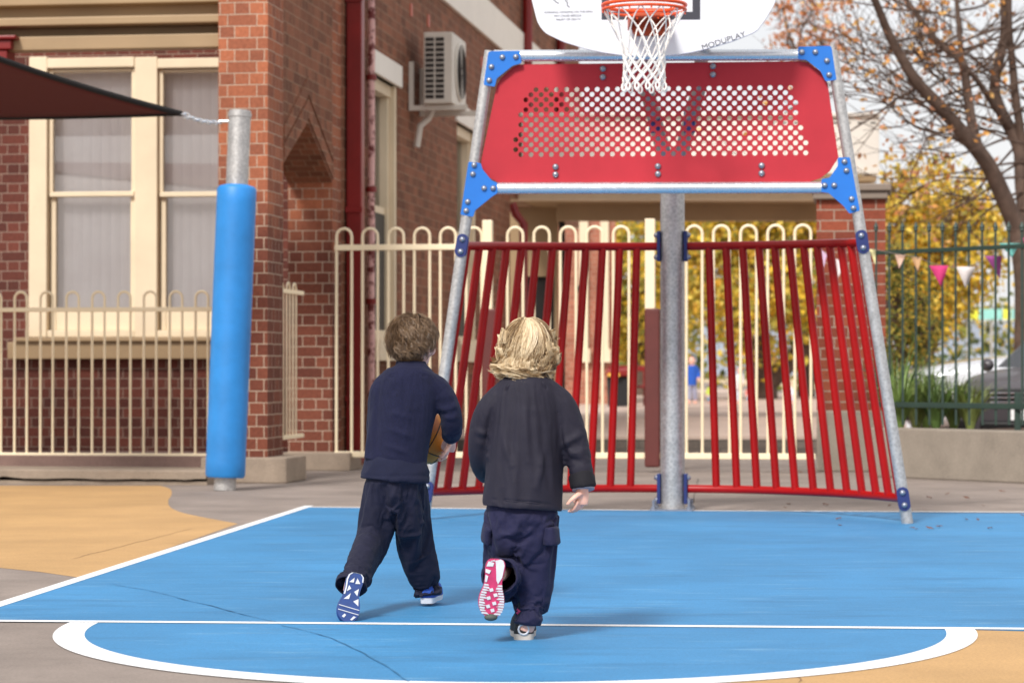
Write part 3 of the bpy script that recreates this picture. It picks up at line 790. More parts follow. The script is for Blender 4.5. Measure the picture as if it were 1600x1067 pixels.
# net: level radius, height; diamonds
q = MB()
zn = lambda py: H+(HY-py)*14.15/F
lev = [(RR*.99, zn(15)), (RR*.80, zn(36)), (RR*.60, zn(62)), (RR*.50, zn(86)), (RR*.485, zn(98)), (RR*.475, zn(110)), (RR*.49, zn(121)), (RR*.50, zn(131))]
NK = 12
def npos(l, a):
    r, z = lev[l]; jn = noise.noise_vector(V((a*3, l*1.7, 0)))*.008
    return RC+U*(r*math.cos(a))+D*(r*math.sin(a))+Z*(z-RC.z)+jn
for k in range(NK):
    for dr in (-1, 1):
        pts = [npos(l, 2*math.pi*(k+.5*dr*l)/NK) for l in range(len(lev))]
        sm_ = [V(p) for p in crom([tuple(p) for p in pts], 3)]
        m_ = len(sm_); q.tube(sm_, [.0038 if i < m_*.42 else .0064 for i in range(m_)], 6)
    e = npos(len(lev)-1, 2*math.pi*(k+.5)/NK)
    q.tube([e+U*(.011*math.cos(t*math.pi/5))-Z*(.02-.02*math.cos(t*math.pi/5+1.57)) for t in range(10)], .006, 6, close=True)
    q.ell(npos(4, 2*math.pi*k/NK), .009, .009, .009, 6, 4); q.ell(npos(6, 2*math.pi*k/NK), .009, .009, .009, 6, 4)
obj('net', q, M['net'], goal, smooth=True)
# ================================================================== right side and background
# brick pillar with capping
YPi = 22.3
def face(x0, x1, Y): return P(x0, HY, Y), P(x1, HY, Y)
a, b = P(1276, 575, YPi+.0), P(1384, 575, YPi-.0); wpil = (b-a).dot(U); a.z = 0
pil = thing('brick_pillar', a+U*wpil/2, 'red brick pillar with grey rendered base and weathered capping beside the green fence', 'pillar')
zz = lambda py, Y=YPi: H+(HY-py)*Y/F
q = MB(); q.box(a+Z*zz(641), U*wpil, D*.55, Z*(zz(312)-zz(641))); obj('shaft', q, M['pillar'], pil)
q = MB(); q.box(a-U*.0-D*.02, U*(wpil+.01), D*.6, Z*zz(641)); obj('base', q, M['render'], pil, bevel=.015)
q = MB(); q.box(a-U*.03-D*.05+Z*zz(312), U*(wpil+.05), D*.65, Z*(zz(300)-zz(312))); q.box(a-U*.05-D*.08+Z*(zz(300)+.002), U*(wpil+.1), D*.7, Z*(zz(289)-zz(300)))
obj('capping', q, M['timber'], pil, bevel=.01)
# low planter wall, soil
wl0, wl1 = G(1360, 744.5), G(1620, 756); wd = (wl1-wl0).normalized(); wn = V((-wd.y, wd.x, 0)); WH = H+(HY-669)*21.0/F
q = MB(); q.box(wl0, wd*9, wn*.25, Z*WH); obj('planter_wall', q, M['render'], bevel=.012, label='low grey rendered wall under the green fence at the right', cat='wall')
q = MB(); q.quad(wl0+wn*.25+Z*(WH-.03), wl0+wd*9+wn*.25+Z*(WH-.03), wl0+wd*9+wn*2.4+Z*(WH-.03), wl0+wn*2.4+Z*(WH-.03))
M['soil'] = concrete('mulch soil', (84, 62, 48), .3, 9, .6)
q.quad(wl0+wn*2.4+Z*(WH-.03), wl0+wd*9+wn*2.4+Z*(WH-.03), wl0+wd*30+wn*3.0+Z*.02, wl0+wn*3.0+Z*.02)
q.quad(wl0-wd*3+wn*3.0+Z*.02, wl0+wd*30+wn*3.0+Z*.02, wl0+wd*30+wn*14+Z*.02, wl0-wd*3+wn*14+Z*.02)
obj('garden_soil', q, M['soil'], kind='structure')
# green spear fence
fo_ = wl0+wn*.33; fpl = lambda x: (lambda p: V((p.x, p.y, 0)))(PL(x, HY-1, fo_, wn))
fx = [1369+20.75*i for i in range(13)]
gf = thing('green_spear_fence', fpl(1480), 'dark green steel fence with spear tips on the low wall', 'fence')
for x in fx:
    c = fpl(x); Y = c.y; ztp = zz(362, Y); q = MB()
    q.cbox(c+Z*((zz(664, Y)+ztp)/2), .019, .019, ztp-zz(664, Y))
    q.lathe(c+Z*ztp, [(.008, 0), (.02, .012), (.016, .026), (.022, .036), (.013, .062), (.001, .085)], 8)
    obj('picket', q, M['green'], gf)
e0, e1 = fpl(1362), fpl(1640)
for y0, th_ in ((388, .035), (634, .045)):
    q = MB(); zr_ = zz(y0, 20.8); q.box(e0-wn*.02+Z*(zr_-th_/2), wd*(e1-e0).length, wn*.04, Z*th_); obj('rail', q, M['green'], gf, bevel=.004)
q = MB(); c = fpl(1586); q.cbox(c+wn*.03+Z*(WH+.12), .05, .05, .36); obj('post', q, M['green'], gf, bevel=.004)
# bunting
fl = [(1363,390,'f1',(222,214,160),10,24,.2),(1407,398,'f2',(206,170,150),17,22,-.1),(1432,402,'f3',(190,150,110),16,24,.1),(1467,415,'f4',(196,52,112),30,34,.1),(1509,417,'f5',(214,206,204),30,34,0),(1552,400,'f6',(146,66,130),26,36,.3),(1577,380,'f7',(120,196,188),34,22,.2),(1612,372,'f8',(196,52,112),30,34,0)]
bt_ = thing('bunting_string', fpl(1480)-wn*.08+Z*zz(400, 20.8), 'string of small coloured triangular flags hung along the green fence', 'bunting')
q = MB(); cp = [(1361,389),(1363,389),(1407,398),(1432,402),(1467,414),(1509,417),(1552,399),(1577,381),(1630,370)]
Yb = 20.7
q.tube([V(p) for p in crom([tuple(P(x, y, Yb)) for x, y in cp], 5)], .0028, 5); obj('cord', q, M['timber'], bt_)
for i, (x, y, nm, c, w_, h_, tw) in enumerate(fl):
    q = MB(); n = 6; vs = []; fs = []
    for r in range(n+1):
        f = r/n
        for k in (-1, 0, 1):
            px = x+k*w_/2*(1-f)+tw*h_*f; p = P(px, y+h_*f, Yb)+D*(.02*math.sin(f*3+k+i))
            vs.append(p)
    for r in range(n):
        for k in range(2): fs.append((r*3+k, r*3+k+1, r*3+k+4, r*3+k+3))
    q.add(vs, fs); mt = basic('bunting fabric '+nm, c, .8, .1, 20); fo2 = obj('flag', q, mt, bt_, smooth=True)
    s_ = fo2.modifiers.new('Solid', 'SOLIDIFY'); s_.thickness = .002
# lilac flag string behind the red bars on the pillar
q = MB(); q.prism([P(1279,386,YPi-.35), P(1292,398,YPi-.35), P(1284,432,YPi-.35)], D*.003); obj('flag', q, basic('lilac flag cloth', (206, 176, 204), .8), bt_)
q = MB(); q.prism([P(1306,404,YPi-.3), P(1318,410,YPi-.3), P(1310,434,YPi-.3)], D*.003); obj('flag', q, basic('white flag cloth', (226, 216, 216), .8), bt_)
# strappy plants behind the fence
leafm = []
for i, c in enumerate(((116, 140, 70), (146, 160, 90), (92, 118, 60))): leafm.append(basic('strap leaf %d' % i, c, .5, .25, 12))
rnd = random.Random(5)
pspots = [(1405,21.6,.55),(1432,21.9,.5),(1462,21.7,.45),(1490,22.0,.5),(1516,21.8,.42),(1398,22.2,.75),(1447,22.4,.6)]
plabels = ['strappy green plant behind the green fence nearest the brick pillar','wide clump of strappy leaves second along the green fence','low strappy clump below the silver white car bonnet','strappy leafy clump left of the dark grey car bumper','small strappy clump furthest along the fence below the grey car headlamp','tall strappy plant rising behind the green fence by the pillar','taller leafy clump set back between the fence and the car']
for i, (px, Y, h_) in enumerate(pspots):
    c = P(px, 575, Y); c.z = WH-.03; q = MB()
    for k in range(150):
        an = rnd.uniform(0, 6.283); ln = h_*rnd.uniform(.6, 1.25); lean = rnd.uniform(.15, .75); w_ = rnd.uniform(.004, .009)
        dx = V((math.cos(an), math.sin(an), 0)); sd = V((-dx.y, dx.x, 0)); pv = None; vs = []
        for s_ in range(6):
            f = s_/5; p = c+dx*(.03+ln*lean*f*f*.9+ln*.15*f)+Z*(ln*(f-.42*lean*f**3)); ww = w_*(1-f**2.2)+.001
            vs += [p-sd*ww, p+sd*ww]
        q.add(vs, [(2*s_, 2*s_+1, 2*s_+3, 2*s_+2) for s_ in range(5)])
    obj('strappy_plant', q, leafm[i % 3], label=plabels[i], cat='plant', group='strappy plants behind the green fence')
# ------------------------------------------------------------------ parked car
M['carpaint'] = basic('silver white car paint', (214, 216, 222), .25, .03, 2, metal=.15, coat=1.0)
M['cargrey'] = basic('grey bumper paint', (74, 70, 74), .4, .06, 3, metal=.1, coat=.15)
M['carblack'] = basic('black car trim', (14, 14, 16), .35)
M['carglass'] = basic('dark car glass', (30, 34, 40), .08, .05, 3, spec=.9)
M['chrome'] = basic('chrome', (220, 220, 225), .12, .02, 5, metal=1.0)
M['lamp'] = basic('clear lamp', (90, 92, 98), .1, .2, 20, spec=.9, coat=1)
def build_car(nx, Y, ang, paint, bumper, zk, label):
    cy = math.radians(ang); cf = V((math.cos(cy), math.sin(cy), 0)); cr = V((-cf.y, cf.x, 0))
    nose = P(nx, 575, Y); nose.z = 0; carO = nose-cf*2.2
    car = thing('parked_car', carO, label, 'car')
    def cp_(x, y, z): return carO+cf*x+cr*y+Z*(z*zk)
    # body: sections along x (half profile y,z)
    secs = [(2.2, .60, .30, .78, .80), (2.1, .78, .24, .86, .88), (1.85, .88, .22, .93, .95), (1.2, .91, .2, 1.0, 1.03), (.75, .92, .2, 1.03, 1.06), (-.2, .92, .2, 1.02, 1.05), (-1.2, .92, .2, 1.02, 1.05), (-2.0, .88, .22, 1.0, 1.04), (-2.25, .74, .35, .95, .98)]
    q = MB(); vs = []; fs = []; npf = 12
    for (x, w_, zb2, zs2, zt2) in secs:
        prof = [(w_*.8, zb2), (w_*.97, zb2+.12), (w_, (zb2+zs2)/2), (w_*.97, zs2-.06), (w_*.88, zs2), (w_*.45, zt2)]
        vs += [cp_(x, y, z) for y, z in prof]+[cp_(x, -y, z) for y, z in prof[::-1]]
    for i in range(len(secs)-1):
        for k in range(npf):
            j = (k+1) % npf; fs.append((i*npf+k, i*npf+j, (i+1)*npf+j, (i+1)*npf+k))
    fs.append(tuple(range(npf))); fs.append(tuple(range((len(secs)-1)*npf, len(secs)*npf))[::-1])
    q.add(vs, fs); bd = obj('body', q, paint, car, smooth=True)
    bvm = bd.modifiers.new('Sub', 'SUBSURF'); bvm.levels = 2; bvm.render_levels = 2
    q = MB(); vs = []; fs = []
    for (x, w_, z) in ((.85, .84, 1.03), (.1, .66, 1.48), (-1.2, .66, 1.5), (-2.0, .8, 1.05)): vs += [cp_(x, w_, z), cp_(x, -w_, z)]
    b0 = [cp_(.85, .84, .95), cp_(.85, -.84, .95), cp_(-2.0, -.8, .95), cp_(-2.0, .8, .95)]
    q.add(vs, [(0, 1, 3, 2), (2, 3, 5, 4), (4, 5, 7, 6), (0, 2, 4, 6), (1, 7, 5, 3)]); obj('windows', q, M['carglass'], car, bevel=.04).name = 'window'
    q = MB(); q.prism([cp_(.12, .68, 1.475), cp_(.12, -.68, 1.475), cp_(-1.22, -.68, 1.5), cp_(-1.22, .68, 1.5)], Z*.03); obj('roof', q, paint, car, bevel=.02)
    q = MB(); q.prism([cp_(2.13, -.7, .22), cp_(2.13, .7, .22), cp_(2.2, .62, .62), cp_(2.2, -.62, .62)], cf*.06); bu = obj('bumper', q, bumper, car, bevel=.04)
    q = MB(); q.prism([cp_(2.2, -.42, .6), cp_(2.2, .42, .6), cp_(2.17, .45, .8), cp_(2.17, -.45, .8)], cf*.045); gr_ = obj('grille', q, M['carblack'], car, bevel=.02)
    q = MB()
    for z in (.64, .69, .74): q.box(cp_(2.245, -.4, z), cf*.015, cr*.8, Z*.018)
    obj('grille_bar', q, M['chrome'], gr_, bevel=.004)
    q = MB(); q.box(cp_(2.2, -.5, .3), cf*.07, cr*1.0, Z*.13); obj('air_intake', q, M['carblack'], car, bevel=.03)
    for s_ in (-1, 1):
        q = MB(); q.prism([cp_(2.16, s_*.45, .62), cp_(1.95, s_*.86, .7), cp_(1.9, s_*.89, .84), cp_(2.14, s_*.46, .78)], cf*.05); obj('headlamp', q, M['carblack'], car, bevel=.02)
        q = MB(); q.ell(cp_(2.16, s_*.58, .71), .06, .06, .05, 12, 8); obj('lamp_lens', q, M['lamp'], car, smooth=True)
        q = MB(); q.cbox(cp_(2.17, s_*.62, .4), .08, .22, .12, cf, cr, Z); obj('fog_lamp', q, M['carblack'], car, bevel=.02)
        for x in (1.38, -1.38):
            q = MB(); q.lathe(cp_(x, s_*.72, .31), [(.26, 0), (.31, .03), (.315, .1), (.31, .19), (.25, .215)], 28, cr*s_); wh = obj('wheel', q, M['black'], car, smooth=True)
            q = MB(); q.lathe(cp_(x, s_*.925, .31), [(.21, 0), (.2, .012), (.06, .0), (.05, .015)], 20, cr*s_); obj('rim', q, M['cargrey'], wh, smooth=True)
            q = MB(); q.lathe(cp_(x, s_*.70, .33), [(.37, 0), (.37, .222)], 28, cr*s_); obj('wheel_arch', q, M['carblack'], car, smooth=True)
        q = MB(); q.ell(cp_(.62, s_*1.0, 1.06), .07, .1, .07, 10, 8); obj('mirror', q, paint, car, smooth=True)
    q = MB(); q.box(cp_(2.27, -.18, .46), cf*.01, cr*.36, Z*.1); obj('number_plate', q, M['line'], car)

build_car(1612, 24.4, -120, M['cargrey'], M['cargrey'], .88, 'dark grey parked car nearest the green fence, showing grille and headlamp')
build_car(1404, 28.2, 178, M['carpaint'], M['carpaint'], 1.0, 'silver white parked car side on behind the dark grey car')
# ------------------------------------------------------------------ breezeway with white parapet
YW = 34.0
wz = lambda py, Y=YW: H+(HY-py)*Y/F
bw = thing('covered_walkway', P(1090, 575, YW), 'white parapet walkway roof spanning behind the red goal panel', 'covered walkway')
def fbox(mb, x0, y0, x1, y1, Y, dep):
    a = P(x0, y1, Y); b = P(x1, y0, Y); return mb.box(a, V((1,0,0))*(b.x-a.x), V((0,1,0))*dep, Z*(b.z-a.z))
q = MB(); fbox(q, 815, 181, 1374, 272, YW, .2); obj('parapet', q, M['white'], bw, bevel=.01)
q = MB(); fbox(q, 812, 176, 1377, 182, YW-.05, .3); obj('coping', q, M['white'], bw, bevel=.008)
q = MB()
for i in range(9):
    x = 1200+i*20
    fbox(q, x, 191, x+9, 193.5, YW-.004, .02)
obj('vent_slot', q, M['dark'], bw)
q = MB(); fbox(q, 800, 274, 1370, 284, YW-.12, .3); obj('gutter', q, M['creamdk'], bw, bevel=.01)
q = MB(); fbox(q, 790, 286, 1362, 313, YW+.25, .2); obj('fascia', q, M['cream'], bw, bevel=.01)
q = MB(); fbox(q, 870, 315, 1300, 345, YW+1.2, .2); obj('beam', q, M['creamdk'], bw, bevel=.01)
q = MB(); a = P(800, 313, YW+.45); q.box(V((a.x, YW+.46, a.z)), V((4.8, 0, 0)), V((0, 3.5, 0)), Z*.1); obj('ceiling', q, M['creamdk'], bw)
q = MB(); fbox(q, 1330, 300, 1362, 735, YW+.3, .3); obj('column', q, M['cream'], bw)
# lean cream wall with a dark door beside the passage
wk = thing('passage_wall', P(846, 575, YW+2.0), 'beige wall with a dark doorway at the left end of the passage', 'wall')
q = MB(); fbox(q, 780, 300, 872, 432, YW+2.0, .25); fbox(q, 780, 432, 824, 690, YW+2.0, .25); fbox(q, 866, 432, 872, 690, YW+2.0, .25); obj('wall_face', q, M['creamdk'], wk)
q = MB(); fbox(q, 824, 432, 866, 690, YW+2.06, .1); obj('door', q, M['dark'], wk)
q = MB(); a = P(878, 300, YW+1.7); b = P(878, 690, YW+1.7); q.tube([b, a], .045, 10); q.tube([a, a+V((-.1, .1, .2))], .045, 8); obj('downpipe', q, M['dark'], wk, smooth=True)
q = MB(); a = P(800, 312, YW-.4); q.tube([P(800,318,YW-.3), P(806,335,YW-.3), P(818,350,YW-.3), P(818,640,YW-.3)], .06, 10); obj('drain_pipe', q, M['redpipe'], wk, smooth=True)
# raised path
PH = .2
q = MB(); q.box(P(560, 575, 26.3)*1.0-Z*H, V((9, 0, 0)), V((0, 60, 0)), Z*PH)
obj('raised_path', q, concrete('pale path', (188, 166, 152), .1, .8, .25), kind='structure')
q = MB(); x = P(560, 575, 26.28); q.box(V((x.x, 26.2, 0)), V((9, 0, 0)), V((0, .08, 0)), Z*(PH-.03)); obj('path_edging', q, brick('kerb brick', (86, 78, 72), (112, 102, 94), (84, 78, 72), w=.3, h=.08), kind='structure')
# far brick house with cream window frames
YF = 50
fh = thing('far_brick_house', P(900, 575, YF), 'pale red brick house with tall cream window frames seen through the passage', 'house')
q = MB(); fbox(q, 700, 200, 962, 640, YF, 5); obj('wall', q, M['farbrick'], fh)
for (x0, x1) in ((905, 919), (938, 951)):
    q = MB(); fbox(q, x0, 330, x1, 545, YF-.08, .06); fbox(q, x0-3, 545, x1+3, 566, YF-.14, .12); wf = obj('window', q, M['cream'], fh)
    q = MB(); fbox(q, x0-4, 446, x0, 452, YF-.2, .18); obj('hinge', q, M['dark'], wf)
q = MB(); fbox(q, 690, 190, 975, 205, YF-.5, 6); obj('eave', q, M['creamdk'], fh)
# wheelie bin and red bench frame
bn = thing('wheelie_bin', P(966, 575, 46.5)-Z*(H-PH), 'dark wheelie bin with a red and yellow lid beyond the tall hoop fence', 'bin')
zz2 = lambda py: H+(HY-py)*46.5/F
q = MB(); a0, a1 = P(949, 575, 46.5), P(991, 575, 46.5)
b_ = zz2(640); t_ = zz2(588); q.prism([V((a0.x+.03, 46.5, b_)), V((a1.x-.03, 46.5, b_)), V((a1.x, 46.5, t_)), V((a0.x, 46.5, t_))], V((0, .5, 0))); obj('bin_body', q, M['black'], bn, bevel=.03)
q = MB(); q.prism([V((a0.x-.03, 46.42, t_)), V((a1.x+.03, 46.42, t_)), V((a1.x, 46.42, zz2(575))), V((a0.x, 46.42, zz2(577)))], V((0, .6, 0))); obj('bin_lid', q, M['redpipe'], bn, bevel=.03)
q = MB(); q.box(V((a0.x, 46.38, zz2(588))), V((.22, 0, 0)), V((0, .04, 0)), Z*.06); obj('bin_label', q, basic('yellow sticker', (226, 170, 70), .6), bn)
q = MB()
for x in (a0.x+.1, a1.x-.1): q.lathe(V((x, 46.85, b_+.08)), [(.1, 0), (.1, .06)], 14, V((1, 0, 0)))
obj('wheel', q, M['black'], bn)
rb = thing('red_bench', P(992, 575, 47.3)-Z*(H-PH), 'red framed bench beside the wheelie bin beyond the fence', 'bench')
q = MB(); a0, a1 = P(950, 575, 47.3), P(1012, 575, 47.3); zz3 = lambda py: H+(HY-py)*47.3/F
q.box(V((a0.x, 47.3, zz3(580))), V((a1.x-a0.x, 0, 0)), V((0, .1, 0)), Z*.1); obj('backrest', q, M['redpipe'], rb, bevel=.01)
q = MB(); q.box(V((a0.x, 46.95+.12, zz3(606))), V((a1.x-a0.x, 0, 0)), V((0, .3, 0)), Z*.05); obj('seat', q, M['redpipe'], rb, bevel=.01)
for x in (a0.x, a1.x-.08):
    q = MB(); q.box(V((x, 47.3, PH)), V((.08, 0, 0)), V((0, .08, 0)), Z*(zz3(580)-PH)); obj('leg', q, M['redpipe'], rb)
# distant setting
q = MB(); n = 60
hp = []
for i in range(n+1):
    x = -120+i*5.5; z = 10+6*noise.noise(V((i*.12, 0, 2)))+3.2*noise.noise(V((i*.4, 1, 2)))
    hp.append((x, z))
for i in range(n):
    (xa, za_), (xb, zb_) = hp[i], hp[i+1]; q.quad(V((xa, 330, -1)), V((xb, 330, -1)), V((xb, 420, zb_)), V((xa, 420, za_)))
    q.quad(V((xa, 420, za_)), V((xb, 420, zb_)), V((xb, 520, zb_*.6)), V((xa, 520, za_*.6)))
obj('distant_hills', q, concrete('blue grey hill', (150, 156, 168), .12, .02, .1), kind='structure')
q = MB(); q.quad(V((12, 40, .02)), V((60, 40, .02)), V((60, 200, .02)), V((12, 200, .02))); obj('dry_grass_field', q, concrete('dry grass', (206, 182, 146), .15, .4, .2), kind='structure')
hd = thing('teal_hoarding', P(1550, 575, 80), 'distant teal and lime banner hoarding beyond the parked car', 'hoarding')
for x0, x1, c in ((1515, 1528, (214, 214, 60)), (1530, 1566, (140, 200, 194)), (1568, 1578, (222, 222, 80)), (1580, 1620, (140, 190, 186))):
    q = MB(); fbox(q, x0, 483, x1, 499, 80, .1); obj('banner', q, basic('banner %d' % x0, c, .7), hd)
for x0 in (1512, 1548, 1600):
    q = MB(); fbox(q, x0, 480, x0+3, 620, 80.15, .1); obj('post', q, M['galv'], hd)
# ------------------------------------------------------------------ trees
def leafmat(name, cols, trans=.35):
    m = NT(name); at = m.n('ShaderNodeAttribute', attribute_name='Col'); m.color(at.outputs['Color']); m.set(Roughness=.6, Specular_IOR_Level=.3)
    tr = m.n('ShaderNodeBsdfTranslucent'); m.l(at.outputs['Color'], tr.inputs[0]); mx = m.n('ShaderNodeMixShader'); mx.inputs[0].default_value = trans
    m.l(m.b.outputs[0], mx.inputs[1]); m.l(tr.outputs[0], mx.inputs[2]); m.l(mx.outputs[0], m.out.inputs['Surface']); return m.m
M['leaf'] = leafmat('autumn leaf', None)
M['bark'] = concrete('grey brown bark', (96, 78, 68), .3, 6, .5)
def bark(mb, path, r0, r1, n=9):
    pts = [V(p) for p in crom([tuple(p) for p in path], 5)]; m_ = len(pts)
    pts = [p+noise.noise_vector(p*1.4)*.04 for p in pts]
    mb.tube(pts, [r0+(r1-r0)*i/(m_-1) for i in range(m_)], n); return pts
def twigs(mb, rnd, start, dr, ln, r, depth, tips, up=.15):
    n = 5; pts = [start]; d_ = dr.normalized()
    for i in range(n):
        d_ = (d_+V((rnd.gauss(0, .17), rnd.gauss(0, .17), rnd.gauss(up*.25, .15)))).normalized(); pts.append(pts[-1]+d_*ln/n)
    mb.tube(pts, [r*(1-.7*i/n) for i in range(n+1)], 5 if depth else 4, caps=False); tips += pts[2:]
    if depth:
        for k in range(rnd.choice((3, 4, 4))):
            i = rnd.randint(1, n); dd = (d_+V((rnd.gauss(0, .6), rnd.gauss(0, .5), rnd.gauss(up, .5)))).normalized()
            twigs(mb, rnd, pts[i], dd, ln*rnd.uniform(.5, .75), r*.5, depth-1, tips, up)
def leaves(mb, rnd, pts, n, spread, size, cols, droop=.3):
    for i in range(n):
        p = rnd.choice(pts)+V((rnd.gauss(0, spread), rnd.gauss(0, spread), rnd.gauss(0, spread)-droop*spread))
        s_ = size*rnd.uniform(.6, 1.3); a = V((rnd.gauss(0, 1), rnd.gauss(0, 1), rnd.gauss(0, .8))).normalized(); b = a.orthogonal().normalized(); b = Matrix.Rotation(rnd.uniform(0, 6.28), 3, a) @ b; c = a.cross(b)
        co = rnd.choice(cols); f = rnd.uniform(.75, 1.25); mb.col = tuple(x*f for x in lin(co))
        mb.add([p-b*s_, p+c*s_*.55+a*s_*.15, p+b*s_, p-c*s_*.55+a*s_*.15], [(0, 1, 2, 3)])
YT = 31.0
rnd = random.Random(11)
tr_ = thing('bare_autumn_tree', P(1603, 575, YT)-Z*H, 'large mostly bare tree with dark limbs and sparse orange leaves above the green fence', 'tree')
q = MB(); tips = []
limbs = [([(1606,700,0),(1604,560,0),(1600,470,0),(1596,400,0),(1587,350,0)], .14, .13),
 ([(1589,365,0),(1560,287,-.2),(1527,233,-.4),(1476,175,-.7),(1429,128,-.9),(1402,74,-1),(1375,17,-1.2),(1340,-60,-1.5)], .115, .035),
 ([(1532,238,-.35),(1520,190,0),(1510,135,.2),(1500,94,.4),(1459,61,.6),(1422,10,.8),(1380,-60,1.1)], .07, .03),
 ([(1500,94,.4),(1498,40,.5),(1495,-20,.6),(1490,-120,.8)], .04, .02),
 ([(1600,420,.1),(1600,310,.3),(1594,240,.5),(1564,175,.6),(1553,135,.7),(1570,67,.8),(1567,0,.8),(1560,-100,1)], .10, .04),
 ([(1580,205,.55),(1545,150,.2),(1512,112,0)], .045, .03),
 ([(1597,235,.5),(1584,120,.4),(1575,20,.3),(1580,-80,.2)], .06, .03),
 ([(1602,330,.2),(1625,230,.3),(1650,120,.4),(1680,0,.5)], .08, .03)]
allp = []
for path, r0, r1 in limbs:
    allp.append(bark(q, [P(x, y, YT+dy) for x, y, dy in path], r0, r1))
obj('trunk', q, M['bark'], tr_, smooth=True)
q = MB()
for li, pts in enumerate(allp[1:]):
    for k in range(10 if li != 4 else 4):
        i = rnd.randint(int(len(pts)*.12), len(pts)-1); p = pts[i]
        left = rnd.random() < .74
        dd = V((-1 if left else 1, rnd.gauss(0, .5), rnd.gauss(.15, .45)))
        twigs(q, rnd, p, dd, rnd.uniform(.9, 1.9), .019, 2, tips)
obj('twigs', q, M['bark'], tr_).name = 'branching'
q = MB(); orange = [(222, 160, 88), (206, 138, 80), (232, 184, 112), (180, 126, 92), (216, 156, 120)]
leaves(q, rnd, tips, 1150, .12, .05, orange)
obj('crown', q, M['leaf'], tr_)
def crown_tree(name, base, trunk_paths, blobs, n, size, cols, label, seed, group=None):
    rnd = random.Random(seed); t = thing(name, base, label, 'tree', group); q = MB()
    for path, r0, r1 in trunk_paths: bark(q, path, r0, r1)
    tips = []
    for (c, rad) in blobs:
        st = min([p for pth, _, _ in trunk_paths for p in pth], key=lambda p: (p-c).length); bark(q, [st, st.lerp(c, .5)+V((rnd.gauss(0, .2), 0, .1)), c], .06, .02, 6)
        for k in range(5): twigs(q, rnd, c, V((rnd.gauss(0, 1), rnd.gauss(0, 1), rnd.gauss(0, .7))), rad*.8, .02, 1, tips)
    obj('trunk', q, M['bark'], t, smooth=True)
    q = MB(); tot = sum(r**2 for _, r in blobs)
    for (c, rad) in blobs:
        m_ = int(n*rad*rad/tot); sub = []
        for k in range(26):
            d_ = V((rnd.gauss(0, 1), rnd.gauss(0, 1), rnd.gauss(0, 1))).normalized(); sub.append(c+d_*rad*rnd.uniform(.3, 1.0))
        leaves(q, rnd, sub, m_, rad*.17, size, cols)
    obj('crown', q, M['leaf'], t); return t
yel = [(236, 200, 70), (226, 188, 66), (206, 184, 76), (240, 214, 104), (180, 168, 78), (224, 176, 70)]
olive = [(172, 162, 76), (140, 142, 70), (192, 174, 84), (116, 124, 64), (214, 184, 80)]
dkg = [(70, 86, 44), (92, 100, 50), (120, 112, 56), (60, 70, 40)]
Pb = lambda x, y, Y: P(x, y, Y)
def base(x, Y): p = P(x, 575, Y); p.z = 0; return p
Y1 = 58
crown_tree('yellow_street_tree', base(1196, Y1), [([base(1196, Y1), P(1196, 600, Y1), P(1180, 555, Y1), P(1150, 500, Y1)], .3, .14), ([P(1196, 600, Y1), P(1240, 560, Y1), P(1270, 530, Y1), P(1300, 500, Y1)], .24, .14), ([P(1190, 590, Y1), P(1188, 540, Y1), P(1195, 470, Y1)], .2, .1)],
  [(P(1120, 400, Y1), 1.9), (P(1210, 380, Y1+1), 2.0), (P(1290, 400, Y1), 1.8), (P(1160, 470, Y1-1), 1.3), (P(1260, 470, Y1), 1.3), (P(1060, 430, Y1+1), 1.4), (P(1200, 300, Y1), 1.9), (P(1090, 340, Y1), 1.6)], 13000, .095, yel+olive[:2], 'yellow leaved tree with a forked dark trunk seen through the red bars', 21)
Y2 = 66
crown_tree('yellow_street_tree', base(1000, Y2), [([base(1004, Y2), P(1000, 560, Y2), P(996, 480, Y2)], .25, .14)],
  [(P(990, 390, Y2), 2.0), (P(1020, 460, Y2), 1.5), (P(975, 480, Y2), 1.3), (P(1050, 380, Y2), 1.8), (P(985, 540, Y2), .8)], 8000, .1, olive+yel[:3], 'olive yellow tree between the far brick house and the goal post', 22)
Y3 = 44
crown_tree('yellow_street_tree', base(1450, Y3), [([base(1452, Y3), P(1450, 560, Y3), P(1452, 460, Y3)], .2, .1)],
  [(P(1435, 420, Y3), 1.05), (P(1475, 400, Y3), 1.0), (P(1420, 350, Y3), .95), (P(1480, 340, Y3), 1.05), (P(1455, 480, Y3), .75), (P(1495, 450, Y3), .6), (P(1535, 350, Y3), .6), (P(1400, 300, Y3), .6)], 9500, .065, yel+olive[:1], 'bright yellow tree behind the green fence and flags', 23)
Y4 = 34
crown_tree('olive_shrub', base(1408, Y4), [([base(1410, Y4), P(1410, 600, Y4), P(1410, 500, Y4)], .1, .05)],
  [(P(1408, 470, Y4), .55), (P(1432, 510, Y4), .5), (P(1400, 540, Y4), .5), (P(1425, 580, Y4), .5), (P(1396, 420, Y4), .4)], 3000, .04, olive+dkg[:2], 'olive green shrub beside the brick pillar behind the fence', 24)
# distant orange tree up left of the bare tree, behind the backboard
Y5 = 62
crown_tree('orange_tree', base(1260, Y5), [([base(1260, Y5), P(1258, 400, Y5), P(1255, 250, Y5), P(1252, 100, Y5)], .22, .06)],
  [(P(1250, 40, Y5), .9), (P(1285, 70, Y5), .7), (P(1232, 90, Y5), .6), (P(1275, 10, Y5), .8), (P(1300, 110, Y5), .5), (P(1225, 15, Y5), .6)], 650, .075, [(204, 132, 84), (190, 116, 70), (214, 150, 90)], 'sparse orange tree top seen just right of the backboard', 25)
